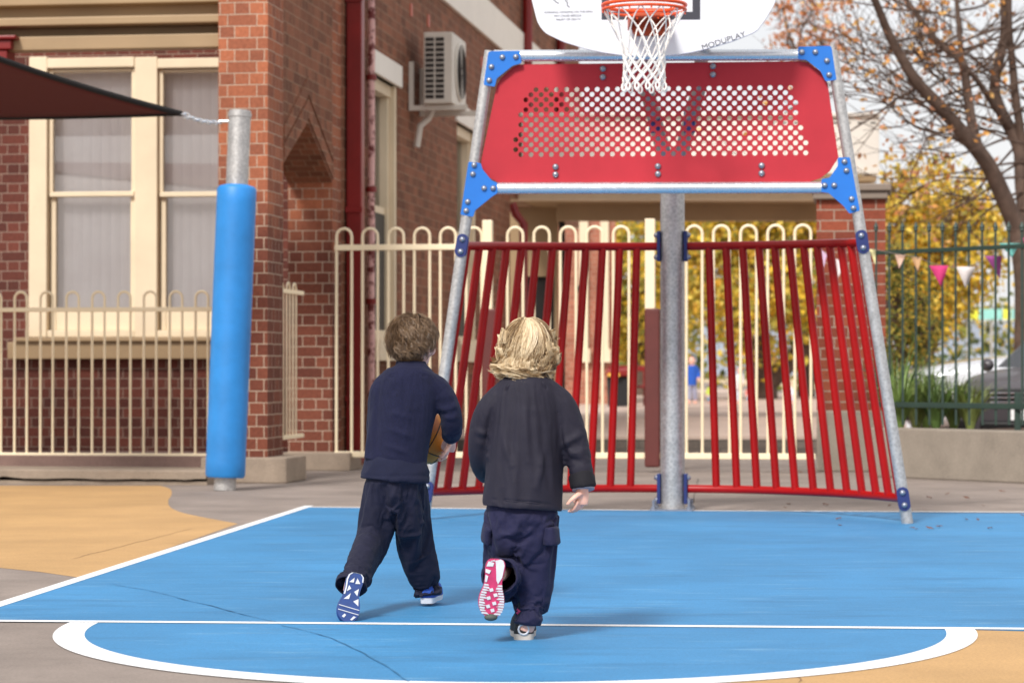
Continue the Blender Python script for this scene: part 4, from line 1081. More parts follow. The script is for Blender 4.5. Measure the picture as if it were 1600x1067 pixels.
# low far hedge mass
q = MB(); rr = random.Random(3)
leaves(q, rr, [V((rr.uniform(3, 60), rr.uniform(100, 112), rr.uniform(.4, 3.6))) for k in range(400)], 7000, .6, .22, dkg+olive)
o = obj('distant_shrubbery', q, M['leaf'], kind='stuff')
# fallen leaves
q = MB(); lf = [V((-.02, 0, .002)), V((-.008, .012, .006)), V((.008, .01, .003)), V((.022, 0, .008)), V((.008, -.012, .003)), V((-.008, -.01, .007))]
q.add(lf, [(0, 1, 2, 3, 4, 5)]); M['deadleaf'] = basic('brown dead leaf', (110, 66, 44), .8, .3, 60)
l0 = obj('fallen_leaf', q, M['deadleaf'], label='small brown fallen leaf lying on the court or concrete by the goal', cat='leaf', group='fallen leaves around the goal'); s_ = l0.modifiers.new('Solid', 'SOLIDIFY'); s_.thickness = .001
spots = [(1310,811),(1312,821),(1425,825),(1432,827),(1453,826),(1468,823),(1509,812),(1528,812),(1547,826),(1598,806),(1384,772),(1452,778),(1480,772),(1510,778),(1536,790),(1290,789),(1240,772),(1226,793),(1232,788),(1268,745),(1250,738),(1566,768),(1390,790),(880,736),(1118,752),(1300,760)]
rr = random.Random(9)
for i, (x, y) in enumerate(spots):
    o = l0 if i == 0 else l0.copy()
    if i: COL.objects.link(o)
    p = G(x, y, .006); o.location = p; o.rotation_euler = (rr.uniform(-.25, .25), rr.uniform(-.25, .25), rr.uniform(0, 6.28)); s_ = rr.uniform(.6, 1.25); o.scale = (s_, s_, s_)
# ================================================================== people
def loft(mb, rings, k=5, n=20, flat=False):
    """rings: (point, half width across, half depth); frames follow the path, width axis kept across the view"""
    pts = crom([(r[0].x, r[0].y, r[0].z, r[1], r[2]) for r in rings], k); m = len(pts); vs = []; fs = []
    C = [V(p[:3]) for p in pts]
    for i in range(m):
        t = (C[min(i+1, m-1)]-C[max(i-1, 0)]).normalized()
        vd = V((0, 1, 0)) if abs(t.y) < .9 else V((0, 0, 1))
        sd = t.cross(vd).normalized(); dp = sd.cross(t).normalized()
        for q_ in range(n):
            a = 2*math.pi*q_/n; vs.append(C[i]+sd*(pts[i][3]*math.cos(a))+dp*(pts[i][4]*math.sin(a)))
    for i in range(m-1):
        for q_ in range(n):
            w = (q_+1) % n; fs.append((i*n+q_, i*n+w, (i+1)*n+w, (i+1)*n+q_))
    b0 = len(vs); vs += [C[0], C[-1]]
    for q_ in range(n):
        w = (q_+1) % n; fs.append((b0, w, q_)); fs.append((b0+1, (m-1)*n+q_, (m-1)*n+w))
    return mb.add(vs, fs)
def remesh(mb, voxel, sm=4, org=V((0,0,0))):
    me = bpy.data.meshes.new('tmp'); me.from_pydata([tuple(p-org) for p in mb.v], [], mb.f); me.update()
    bm = bmesh.new(); bm.from_mesh(me); bmesh.ops.recalc_face_normals(bm, faces=bm.faces); bm.to_mesh(me); bm.free()
    o = bpy.data.objects.new('tmp', me); COL.objects.link(o)
    r = o.modifiers.new('r', 'REMESH'); r.mode = 'VOXEL'; r.voxel_size = voxel
    s = o.modifiers.new('s', 'SMOOTH'); s.factor = .5; s.iterations = sm
    dg = bpy.context.evaluated_depsgraph_get(); out = bpy.data.meshes.new_from_object(o.evaluated_get(dg))
    bpy.data.objects.remove(o); bpy.data.meshes.remove(me); return out
def displace(me, fn, org):
    n = len(me.vertices); co = np.empty(n*3); no = np.empty(n*3)
    me.vertices.foreach_get('co', co); me.vertex_normals.foreach_get('vector', no)
    co = co.reshape(-1, 3); no = no.reshape(-1, 3)
    d = np.array([fn(V(c)+org, V(q)) for c, q in zip(co, no)])
    co += no*d[:, None]; me.vertices.foreach_set('co', co.ravel()); me.update()
def ridge(p, sx, sy, sz, seed, warp=.6):
    w = noise.noise_vector(V((p.x*5+seed, p.y*5, p.z*5)))*warp
    v = noise.noise(V((p.x*sx+w.x+seed, p.y*sy+w.y, p.z*sz+w.z)))
    return 1-abs(v)*2.2
def near_seg(p, a, b):
    ab = b-a; t = max(0, min(1, (p-a).dot(ab)/ab.length_squared)); return (p-a-ab*t).length
def groove(p, lines, w, dp):
    d = min(near_seg(p, a, b) for ln in lines for a, b in zip(ln[:-1], ln[1:]))
    return -dp*math.exp(-(d/w)**2)
def clothmat(name, rgb, sheen=.0, rough=.85, weave=900, wb=.2, var=.12, wr=.0, wsc=(1, 1, 1.6)):
    m = NT(name); c = lin(rgb)
    a = m.ramp(m.noise(14, 5, .6), [(.3, tuple(x*(1-var) for x in c)), (.7, tuple(x*(1+var) for x in c))])
    a = m.mix(a, m.ramp(m.noise(weave*.5, 2, .5), [(.3, .8), (.7, 1.2)]), 1.0, 'MULTIPLY')
    m.color(a); m.set(Roughness=rough, Sheen_Weight=sheen, Sheen_Roughness=.5, Specular_IOR_Level=.3)
    h = m.math('MULTIPLY', m.noise(weave, 2, .6), wb*.0022)
    if wr:
        mv = m.mapv(wsc); nd = m.n('ShaderNodeTexNoise', i_Scale=8.0, i_Detail=3.0, i_Roughness=.5, i_Distortion=1.6); m.l(mv, nd.inputs['Vector'])
        rd = m.math('ABSOLUTE', m.math('SUBTRACT', nd.outputs['Fac'], .5)); rd = m.math('SUBTRACT', .12, rd, True)
        h = m.math('ADD', h, m.math('MULTIPLY', rd, wr))
    nd = m.n('ShaderNodeBump'); nd.inputs['Strength'].default_value = 1.0; nd.inputs['Distance'].default_value = 1.0
    m.l(h, nd.inputs['Height']); m.l(nd.outputs[0], m.b.inputs['Normal']); return m.m
M['skin'] = (lambda m: (m.color(m.ramp(m.noise(20, 4), [(.3, lin((226, 170, 150))), (.7, lin((238, 190, 172)))])), m.set(Roughness=.5, Subsurface_Weight=.12, Subsurface_Radius=(.01, .004, .002)), m.m)[-1])(NT('skin'))
M['fleece'] = clothmat('navy fleece', (26, 28, 54), .03, .95, 420, .9, wr=.0)
M['jersey'] = clothmat('navy jersey', (26, 29, 52), .03, .9, 700, .4, wr=.0)
M['boytrk'] = clothmat('dark navy tracksuit', (24, 25, 46), .02, .78, 900, .15)
M['shell'] = clothmat('charcoal navy soft shell', (33, 31, 45), .0, .7, 900, .25, .1, wr=.0, wsc=(1.3, 1.3, .8))
M['cuff'] = clothmat('black cuff cloth', (24, 23, 30), .0, .8)
M['lining'] = clothmat('grey cuff lining', (150, 150, 162), .1, .8)
M['girltrk'] = clothmat('navy school trousers', (30, 30, 60), .04, .8, 700, .3, wr=.0)
def hairmat(name, stops):
    m = NT(name); at = m.n('ShaderNodeAttribute', attribute_name='Col'); sp = m.n('ShaderNodeSeparateColor'); m.l(at.outputs['Color'], sp.inputs[0])
    m.color(m.ramp(sp.outputs[0], stops)); m.set(Roughness=.42, Specular_IOR_Level=.45); return m.m
M['brownhair'] = hairmat('brown hair', [(0.0, lin((44, 30, 22))), (.5, lin((102, 78, 56))), (1.0, lin((162, 134, 104)))])
M['blondhair'] = hairmat('blond hair', [(0.0, lin((92, 66, 44))), (.42, lin((170, 140, 100))), (1.0, lin((240, 222, 188)))])
M['eye'] = basic('eye white', (236, 232, 228), .2); M['lip'] = basic('lip', (196, 110, 104), .5)
M['bluesole'] = basic('blue shoe rubber', (32, 62, 122), .55, .15, 30); M['blueupper'] = basic('blue shoe mesh', (30, 76, 168), .7, .15, 90, bump=.3, bscale=400)
M['whiterub'] = basic('white shoe rubber', (202, 204, 210), .5, .06, 30); M['pinksole'] = basic('magenta shoe rubber', (186, 44, 96), .55, .15, 40)
M['blackupper'] = basic('black shoe mesh', (22, 22, 26), .7, .15, 90, bump=.3, bscale=400); M['beigesole'] = basic('beige shoe rubber', (196, 184, 172), .6, .08, 30)
M['greytread'] = basic('grey toe rubber', (70, 76, 70), .7)
def head_into(mb, c, fwd, up, s=1.0):
    """skull with jaw, brow, nose, lips, ears and neck, facing fwd"""
    rt = fwd.cross(up).normalized(); R = Matrix((rt, fwd, up)).transposed()
    L = lambda x, y, z: c+R @ V((x*s, y*s, z*s))
    mb.ell(c, .073*s, .088*s, .088*s, 22, 16, R)
    mb.ell(L(0, .022, -.05), .055*s, .062*s, .058*s, 16, 12, R)
    mb.ell(L(0, .062, -.088), .026*s, .024*s, .02*s, 12, 8, R)
    mb.ell(L(0, .082, .012), .045*s, .014*s, .01*s, 12, 8, R)
    mb.tube([L(0, .082, 0), L(0, .094, -.022), L(0, .1, -.034)], [.008*s, .010*s, .013*s], 10)
    for sg_ in (-1, 1):
        mb.ell(L(sg_*.011, .088, -.036), .008*s, .009*s, .007*s, 8, 6, R)
        mb.ell(L(sg_*.04, .055, -.04), .026*s, .028*s, .026*s, 12, 8, R)
        Re = R @ Matrix.Rotation(sg_*.35, 3, 'Z')
        mb.ell(L(sg_*.077, -.004, -.02), .009*s, .021*s, .031*s, 12, 10, Re)
        mb.tube([L(sg_*.082, -.004+.018*math.cos(t*.5), -.018+.027*math.sin(t*.5)) for t in range(-2, 9)], .0045*s, 6)
    mb.ell(L(0, .083, -.058), .02*s, .008*s, .005*s, 10, 6, R); mb.ell(L(0, .081, -.066), .017*s, .008*s, .005*s, 10, 6, R)
    return L
def hand_into(mb, w, d, palm_n, side, s=1.0, curl=.5, spread=.12):
    """w wrist, d finger direction, palm_n direction the palm faces, side towards the thumb"""
    d = d.normalized(); side = (side-d*side.dot(d)).normalized(); pn = (palm_n-d*palm_n.dot(d)-side*palm_n.dot(side)).normalized()
    L = .052*s
    loft(mb, [(w-d*.01, .02*s, .016*s), (w+d*L*.35, .026*s, .013*s), (w+d*L*.8, .029*s, .012*s), (w+d*L*1.05, .026*s, .010*s)], 3, 12)
    mb.v = mb.v
    for i, (o_, ln) in enumerate(((.022, .046), (.0075, .052), (-.0075, .048), (-.0215, .038))):
        r0 = .0068*s if i < 3 else .0058*s
        b = w+d*L*.98+side*o_*s; dirn = (d+side*(o_*spread*16)).normalized(); pts = [b-d*.012*s, b]; a = 0
        for seg in (.42, .32, .26):
            a += curl*(.75 if seg == .42 else 1.0); dv = dirn*math.cos(a)+pn*math.sin(a); pts.append(pts[-1]+dv*ln*seg*s)
        mb.tube(pts, [r0*1.05, r0*1.05, r0, r0*.93, r0*.75], 9)
        mb.ell(pts[-1], r0*.76, r0*.76, r0*.76, 8, 6)
    b = w+d*L*.3+side*.02*s; t1 = (side*.85+d*.55+pn*.25).normalized(); t2 = (side*.35+d*.9+pn*.45).normalized()
    mb.tube([b-t1*.01*s, b+t1*.018*s, b+t1*.03*s+t2*.006*s, b+t1*.03*s+t2*.026*s], [.011*s, .0095*s, .0083*s, .0066*s], 9); mb.ell(b+t1*.03*s+t2*.026*s, .0066*s, .0066*s, .0066*s, 8, 6)
def strands(mb, roots, rnd, path_fn, r, seg=8, sides=3):
    for root in roots:
        pts, tone = path_fn(root)
        mb.col = (tone, tone, tone); m_ = len(pts)
        mb.tube(pts, [r*(.9 if i == 0 else 1-.75*(i/(m_-1))**2) for i in range(m_)], sides, caps=False)
def cloth(me, org, proxy, pin, cuts, frames=14, grow=.03, bend=1.0, tens=40, smooth=1, grav=1.0):
    """drape a garment over a coarse copy of the body: cut it open at planes (point, outward normal, radius), hold it where pin() says, let it fall"""
    bm = bmesh.new(); bm.from_mesh(me)
    for (pt, nr, rad) in cuts:
        near = lambda co: (co+org-pt).length < rad
        fs = [f_ for f_ in bm.faces if near(f_.calc_center_median())]
        geom = list({v for f_ in fs for v in f_.verts})+list({e_ for f_ in fs for e_ in f_.edges})+fs
        bmesh.ops.bisect_plane(bm, geom=geom, plane_co=pt-org, plane_no=nr, clear_outer=False, clear_inner=False)
        kill = [f_ for f_ in bm.faces if near(f_.calc_center_median()) and (f_.calc_center_median()+org-pt).dot(nr) > 0]
        bmesh.ops.delete(bm, geom=kill, context='FACES')
    bmesh.ops.remove_doubles(bm, verts=bm.verts, dist=.0012)
    bm.to_mesh(me); bm.free()
    o = bpy.data.objects.new('tmp', me); COL.objects.link(o); o.location = org
    vg = o.vertex_groups.new(name='pin')
    for v in me.vertices:
        w_ = pin(v.co+org)
        if w_ > 0: vg.add([v.index], w_, 'REPLACE')
    b = bpy.data.objects.new('tmpb', proxy); COL.objects.link(b); b.location = org
    c = o.modifiers.new('c', 'CLOTH'); s = c.settings; s.quality = 6; s.mass = .25; s.vertex_group_mass = 'pin'; s.pin_stiffness = 1.0
    s.tension_stiffness = tens; s.compression_stiffness = tens; s.shear_stiffness = tens*.4; s.bending_stiffness = bend; s.shrink_min = -grow; s.air_damping = 2.0; s.tension_damping = s.compression_damping = 10; s.effector_weights.gravity = grav
    c.collision_settings.collision_quality = 2; c.collision_settings.distance_min = .004; c.collision_settings.use_self_collision = False
    b.modifiers.new('col', 'COLLISION'); b.collision.thickness_outer = .004; b.collision.cloth_friction = 12
    for f_ in range(1, frames+1): SC.frame_set(f_)
    dg = bpy.context.evaluated_depsgraph_get(); dg.update(); out = bpy.data.meshes.new_from_object(o.evaluated_get(dg))
    bpy.data.objects.remove(o); bpy.data.objects.remove(b); SC.frame_set(1)
    o = bpy.data.objects.new('tmp', out); COL.objects.link(o)
    if smooth: sm_ = o.modifiers.new('s', 'SMOOTH'); sm_.factor = .5; sm_.iterations = smooth
    sb = o.modifiers.new('u', 'SUBSURF'); sb.levels = 1
    sd_ = o.modifiers.new('t', 'SOLIDIFY'); sd_.thickness = .004; sd_.offset = -1
    dg = bpy.context.evaluated_depsgraph_get(); res = bpy.data.meshes.new_from_object(o.evaluated_get(dg)); bpy.data.objects.remove(o); return res
def mesh_part(name, me, mat, parent):
    for p in me.polygons: p.use_smooth = True
    me.materials.clear(); me.materials.append(mat); return link_mesh(name, me, parent)
def shoe(parent, heel, toe, soln, mu, ms, mt, kind, s=1.0, mid=None, flip=1, wf=1.12):
    """heel/toe: points on the sole; soln: direction the sole faces"""
    x = (toe-heel); Ln = x.length; x.normalize(); dn = (soln-x*soln.dot(x)).normalized(); z = -dn; y = z.cross(x)
    w = lambda a, b, c: heel+x*(a*Ln)+y*b*Ln+z*c*Ln
    prof = [(0, .0), (.01, .09), (.06, .135), (.16, .15), (.32, .135), (.46, .14), (.62, .185), (.76, .195), (.88, .165), (.96, .1), (1, 0)]
    oln = lambda k=1.0: [(a, b*k*wf+.02*math.sin(a*3)*flip) for a, b in prof]+[(a, -b*k*wf+.02*math.sin(a*3)*flip) for a, b in prof[-2:0:-1]]
    ol = [tuple(p) for p in crom(oln()+[oln()[0]], 3)][:-1]
    spring = lambda a: .05*max(0, a-.75)**1.5*8*.25+.01*(1-a if a < .2 else 0)
    mb = MB(); n = len(ol)
    lo = [w(a, b*.96, spring(a)) for a, b in ol]; hi = [w(a, b*1.02, .11+spring(a)-.03*a) for a, b in ol]
    mb.add(lo+hi, [tuple(range(n)), tuple(range(2*n-1, n-1, -1))]+[((i+1) % n, i, i+n, (i+1) % n+n) for i in range(n)])
    so = None
    up = MB(); rows = [(.10, 1.0, 0, 1), (.2, .98, .01, .97), (.3, .86, .02, .88), (.4, .66, .02, .66), (.5, .58, .0, .50), (.62, .56, .01, .47)]
    vs = []
    for (h_, k, x0, x1) in rows:
        for a, b in ol:
            aa = x0+(a)*(x1-x0); hh = h_*(1.0 if h_ < .25 else 1)
            vs.append(w(aa, b*k, hh+spring(a)*.6))
    fs = [(i*n+j, i*n+(j+1) % n, (i+1)*n+(j+1) % n, (i+1)*n+j) for i in range(len(rows)-1) for j in range(n)]
    fs.append(tuple(range((len(rows)-1)*n, len(rows)*n)))
    up.add(vs, fs); sh = obj('shoe', up, mu, parent, smooth=True)
    so = obj('sole', mb, ms if mid is None else mid, sh, smooth=35)
    tb = MB(); tw = lambda a, b, off=-.014: w(a, b*wf+.02*math.sin(a*3)*flip, spring(a)+off)
    def pad(pts): tb.prism([tw(a, b) for a, b in pts], z*(.02*Ln))
    if mid is not None:      # full outsole sheet in the sole colour
        ob = MB(); ob.prism([w(a, b*.95, spring(a)-.006) for a, b in ol], z*(.012*Ln)); obj('outsole', ob, ms, sh)
    if kind == 'tri':
        for i in range(len(prof)-6):
            (a0, b0), (a1, b1) = (prof[i][0], prof[i][1]*.97), (prof[i+1][0], prof[i+1][1]*.97); pad([(a0, b0), (a1, b1), (a1, b1-.024), (a0, max(b0-.024, -.02))])
        for i in range(3):
            (a0, b0), (a1, b1) = (prof[i][0], -prof[i][1]*.97), (prof[i+1][0], -prof[i+1][1]*.97); pad([(a0, b0), (a1, b1), (a1, b1+.02), (a0, min(b0+.02, .02))])
        for t in ([(.1, .02), (.21, .09), (.2, .015)], [(.1, -.03), (.22, -.015), (.2, -.1)], [(.27, .08), (.4, .095), (.33, .03)], [(.3, -.1), (.45, -.1), (.38, -.03)], [(.42, .02), (.56, .12), (.54, .03)], [(.5, -.13), (.64, -.15), (.57, -.05)]): pad(t)
        for a in (.71, .8): pad([(a, -.18), (a+.013, -.18), (a-.012, .18), (a-.025, .18)])
        pad([(.86, -.14), (.94, -.08), (.93, -.05), (.85, -.1)]); pad([(.84, .06), (.9, .1), (.92, .06), (.86, .03)])
    elif kind == 'swirl':
        for i in range(12):
            for sg_ in (-1, 1):
                a = .43+i*.043; bw = np.interp(a, [p[0] for p in prof], [p[1] for p in prof])
                pad([(a, sg_*bw*.98), (a+.03, sg_*bw*.98), (a+.026+.01*(i % 2), sg_*(bw*.98-.075-.02*(i % 3))), (a+.004, sg_*(bw*.98-.06-.02*(i % 2)))])
        pad([(.0, -.06), (.02, -.1), (.1, -.13), (.3, -.12), (.42, -.07), (.36, -.04), (.22, -.02), (.1, .0), (.03, .02)])
        pad([(.05, .12), (.14, .14), (.13, .04), (.07, .03)]); pad([(.18, .145), (.24, .14), (.26, .08), (.2, .06)]); pad([(.28, .135), (.4, .13), (.4, .10), (.3, .09)])
        pad([(.02, .03), (.04, .09), (.05, .09), (.04, .02)])
        for a, b in ((.52, .02), (.6, -.05), (.66, .05), (.74, -.04), (.8, .05), (.86, -.02)): pad([(a-.03, b-.02), (a+.02, b-.035), (a+.04, b+.015), (a-.01, b+.035)])
    if tb.v: obj('tread', tb, mt, sh)
    return sh, w
def folds(p, lines, w=.012, h=.008):
    s_ = 0.0
    for a, b, k in lines:
        ab = b-a; t = (p-a).dot(ab)/ab.length_squared; tc_ = max(0, min(1, t)); d = (p-a-ab*tc_).length
        if d < w*3: s_ += k*h*math.exp(-(d/w)**2)*(.35+.65*math.sin(math.pi*min(1, max(0, .08+tc_*.84))))
    return s_
def fl(fn, dy, *ls): return [(fn(a, b, dy), fn(c, d, dy), k) for a, b, c, d, k in ls]
# ------------------------------------------------------------------ boy
YB0 = 9.5; SB = F/YB0
J = lambda x, y, dy=0.0: P(x, y, YB0+dy)
px = lambda v: v/SB
borg = G(620, 955); 
boy = thing('person', borg, 'child with short curly brown hair in a navy fleece running while carrying a ball', 'person')
ballc = J(667, 684, .26); ballr = .1
tor = [(J(641, 568, .02), .05, .05), (J(641, 580, .015), .062, .055), (J(641, 584, .01), .098, .075), (J(639, 600), .126, .09), (J(631, 648), .121, .1), (J(624, 690), .119, .1), (J(620, 722), .1205, .1), (J(618.5, 738), .121, .1)]
rarm = [(J(668, 597, .0), .045, .05), (J(686, 608, .0), .046, .05), (J(701, 634, .01), .043, .047), (J(706, 660, .03), .042, .044), (J(706, 674, .08), .039, .041), (J(704, 681, .12), .036, .036)]
larm = [(J(608, 598, .0), .045, .05), (J(596, 611, .0), .046, .05), (J(591, 645, .03), .042, .047), (J(589, 672, .1), .041, .043), (J(596, 686, .22), .04, .04), (J(614, 690, .32), .036, .036)]
# body
f = MB(); hc = J(645, 535, .03); hf = V((.50, .80, .22)).normalized(); hu = V((-.1, -.28, 1)); hu = (hu-hf*hu.dot(hf)).normalized()
HL = head_into(f, hc, hf, hu, .93)
sh = lambda rings, k: [(p, a*k, b*k) for p, a, b in rings]
loft(f, [(hc-hu*.02, .045, .05), (J(643, 565, .03), .046, .048), (J(641, 585, .02), .05, .05)], 4, 16)
loft(f, sh(tor[2:], .87), 4, 20); loft(f, sh(rarm, .78), 4, 12); loft(f, sh(larm, .78), 4, 12)
loft(f, [(J(620, 725), .09, .065), (J(617, 765), .085, .06)], 4, 20)
loft(f, [(J(600, 765), .045, .045), (J(583, 826, .02), .042, .042), (J(567, 868, -.12), .042, .042), (J(552, 908, -.25), .03, .032), (J(548, 925, -.28), .028, .03)], 4, 14)
loft(f, [(J(636, 765), .045, .045), (J(643, 828, .08), .042, .042), (J(660, 892, .17), .04, .042), (J(670, 925, .22), .03, .034), (J(672, 934, .24), .028, .034)], 4, 14)
wr = J(704, 685, .13); hd_ = (J(697, 712, .17)-wr)
hand_into(f, wr, hd_, ballc-wr, V((.1, -1, .1)), 1.0, .32, .3)
wl = J(612, 690, .32); hand_into(f, wl, J(640, 700, .40)-wl, ballc-wl, V((0, .3, 1)), 1.0, .3, .2)
bprox = remesh(f, .011, 1, borg); me = remesh(f, .0032, 2, borg); bbody = mesh_part('body', me, M['skin'], boy)
tor = [(p, a*.955, b) for p, a, b in tor]
f = MB(); loft(f, tor, 6, 28); loft(f, rarm, 6, 18); loft(f, larm, 6, 18)
# collar
cth = [(J(643, 563, .025), .056, .056), (J(642, 575, .02), .06, .058), (J(641, 584, .02), .07, .062)]
loft(f, cth, 4, 24)
me = remesh(f, .0075, 3, borg)
sp = J(641, 588, 0).z; wrR, wrL = J(704, 682, .125), J(614, 690, .32)
me = cloth(me, borg, bprox, lambda p: max(0, min(1, (p.z-sp+.012)/.03))*(1 if abs(p.x-J(641, 0).x) < .075 else .0)+(1 if (p-wrR).length < .05 or (p-wrL).length < .055 else 0), [(J(620, 721), (J(618.5, 738)-J(621, 722)).normalized(), .3), (J(642, 564, .025), Z, .12)], 13, .02, 2.0, 50, 1, .6)
seamR = [[J(676, 590, -.08), J(682, 620, -.09), J(683, 650, -.09)]]; seamL = [[J(600, 590, -.08), J(592, 620, -.09), J(588, 650, -.09)]]
colr = [[J(608, 588, -.07), J(640, 582, -.06), J(672, 588, -.07)]]
elb = J(706, 660, .03)
BF = fl(J, -.1, (590, 640, 640, 652, .7), (600, 668, 668, 690, .9), (585, 690, 650, 712, 1), (640, 640, 676, 628, .8), (655, 700, 676, 680, .7), (588, 706, 620, 716, .7))+fl(J, -.03, (690, 640, 716, 634, .9), (690, 654, 716, 652, 1), (690, 668, 714, 670, .9), (684, 622, 706, 618, .7))
BT = fl(J, -.09, (575, 800, 610, 812, 1), (568, 818, 612, 826, 1.2), (560, 834, 604, 836, 1), (575, 780, 600, 790, .7), (606, 790, 618, 765, .8), (622, 775, 640, 792, .7))+fl(J, -.15, (548, 870, 585, 856, .8), (540, 888, 580, 874, 1), (534, 902, 574, 892, 1.1), (560, 850, 590, 846, .7))+fl(J, .0, (622, 806, 664, 800, .9), (622, 822, 668, 814, 1.1), (626, 838, 668, 832, .9))+fl(J, .08, (640, 880, 670, 866, .8), (646, 898, 684, 884, 1), (650, 914, 686, 902, 1.1), (650, 926, 686, 918, .8))
def fboy(p, n):
    return folds(p, BF, .012, .008)+.0014*noise.noise(p*30)+groove(p, seamR+seamL, .007, .007)+groove(p, colr, .006, .004)
displace(me, fboy, borg); mesh_part('fleece', me, M['fleece'], boy)
f = MB(); loft(f, [(J(620.5, 708), .104, .085), (J(619, 724), .116, .098), (J(618.5, 738), .124, .104), (J(617.5, 750), .129, .108)], 6, 32)
me = remesh(f, .006, 3, borg)
hem = J(0, 742).z
displace(me, lambda p, n: .004*ridge(p, 12, 12, 14, 5.5)-.003*math.exp(-((p.z-hem)/.005)**2), borg); mesh_part('jersey', me, M['jersey'], boy)
f = MB(); loft(f, [(J(620, 730), .100, .082), (J(618, 748), .109, .092), (J(617, 768), .114, .097), (J(617, 782), .10, .09)], 4, 28)
loft(f, [(J(595, 765), .058, .075), (J(589, 795, .01), .064, .075), (J(582, 826, .02), .064, .072), (J(576, 845, -.03), .062, .066), (J(566, 868, -.12), .057, .06), (J(557, 893, -.21), .056, .058), (J(551, 906, -.24), .058, .058), (J(548, 918, -.265), .06, .058)], 6, 22)
loft(f, [(J(640, 765), .06, .075), (J(641, 800, .03), .062, .075), (J(643, 828, .08), .061, .071), (J(650, 858, .12), .058, .064), (J(660, 892, .17), .057, .06), (J(667, 916, .19), .055, .058), (J(669, 932, .185), .056, .06)], 6, 22)
me = remesh(f, .0075, 3, borg)
tz = J(0, 752).z; aL, aR = J(548, 917, -.265), J(669, 931, .185); dL = (aL-J(557, 893, -.21)).normalized(); dR = (aR-J(660, 892, .17)).normalized()
me = cloth(me, borg, bprox, lambda p: 1 if p.z > tz or ((p-aL).dot(dL) > -.014 and (p-aL).length < .1) or ((p-aR).dot(dR) > -.014 and (p-aR).length < .1) else 0, [(aL, dL, .1), (aR, dR, .1)], 14, .11, .35, 50, 0, .55)
kz = J(0, 820).z; az_ = J(0, 890).z
def ftr(p, n):
    return folds(p, BT, .010, .009)+.0016*noise.noise(p*40)
displace(me, ftr, borg); mesh_part('trousers', me, M['boytrk'], boy)
for sg_ in (-1, 1):
    q = MB(); q.ell(HL(sg_*.031, .074, -.002), .0115, .0115, .0115, 10, 8); obj('eye', q, M['eye'], boy, smooth=True)
# curly hair
rnd = random.Random(4)
Rh = Matrix((hf.cross(hu).normalized(), hf, hu)).transposed()
def onhead(d_, rr_=1.0): return hc+Rh @ V((d_.x*.07*rr_, d_.y*.085*rr_-.004, d_.z*.086*rr_+.004))
def hair_ok(d_):
    return not (d_.y > .55 and d_.z < .42) and not (d_.z < -.62-.15*(d_.y < 0)) and not (abs(d_.x) > .7 and d_.z < -.02 and d_.y > -.42)
q = MB(); q.col = (.1, .1, .1)
nn, mm = 28, 20; vs = []; fs = []
for i in range(mm+1):
    for k in range(nn):
        ph = math.pi*i/mm; an = 2*math.pi*k/nn; d_ = V((math.sin(ph)*math.cos(an), math.sin(ph)*math.sin(an), math.cos(ph)))
        vs.append(onhead(d_, 1.0+.05*noise.noise(d_*5)))
for i in range(mm):
    for k in range(nn):
        w_ = (k+1) % nn; ph = math.pi*(i+.5)/mm; an = 2*math.pi*(k+.5)/nn; d_ = V((math.sin(ph)*math.cos(an), math.sin(ph)*math.sin(an), math.cos(ph)))
        if hair_ok(d_): fs.append((i*nn+k, (i+1)*nn+k, (i+1)*nn+w_, i*nn+w_))
q.add(vs, fs)
def boy_strand(a):
    d_, clump = a
    root = onhead(d_, .98); nrm = (Rh @ d_).normalized()
    cl = noise.noise_vector(d_*4.2+V((7, 0, 0))); cl2 = noise.noise_vector(d_*9)
    flow = (Rh @ V((.35*d_.x, -.35-.4*abs(d_.y), -.75)))+cl*1.5+cl2*.25
    flow = (flow-nrm*flow.dot(nrm)).normalized(); side = nrm.cross(flow)
    ln = (.062 if d_.z > -.1 else .04)*rnd.uniform(.75, 1.15); amp = .008*rnd.uniform(.5, 1.3); ph = clump*6.28+rnd.gauss(0, .2); fr = rnd.uniform(1.0, 1.5)
    pts = []
    for i in range(8):
        f_ = i/7; lift = .017*math.sin(min(1, f_*1.5)*1.57)*(1.15 if d_.z > .1 else .55)
        pts.append(root+flow*ln*f_+nrm*(lift-.018*f_*f_)+side*amp*math.sin(ph+f_*6.28*fr)*f_**.5+nrm*amp*math.cos(ph+f_*6.28*fr)*f_)
    return pts, min(1, max(0, .44+.4*cl.x+.2*cl2.y+rnd.gauss(0, .09)+.14*d_.z))
roots = []
while len(roots) < 4600:
    d_ = V((rnd.gauss(0, 1), rnd.gauss(0, 1), rnd.gauss(0, 1))).normalized()
    if hair_ok(d_): roots.append((d_, noise.noise(d_*5)))
strands(q, roots, rnd, boy_strand, .00095)
obj('hair', q, M['brownhair'], boy, smooth=True)
# shoes
sa, w_ = shoe(boy, J(558, 895, -.335), J(542, 972, -.41), V((.06, -1, -.3)), M['blueupper'], M['bluesole'], M['whiterub'], 'tri')
sb, w_ = shoe(boy, J(666, 943.5, .15), J(680, 932, .34), V((0, 0, -1)), M['blueupper'], M['whiterub'], M['whiterub'], 'none', flip=-1, wf=.95)
q = MB(); q.tube([J(668, 941, .155)+V((0, 0, 0)), J(678, 930, .15)], .004, 5)
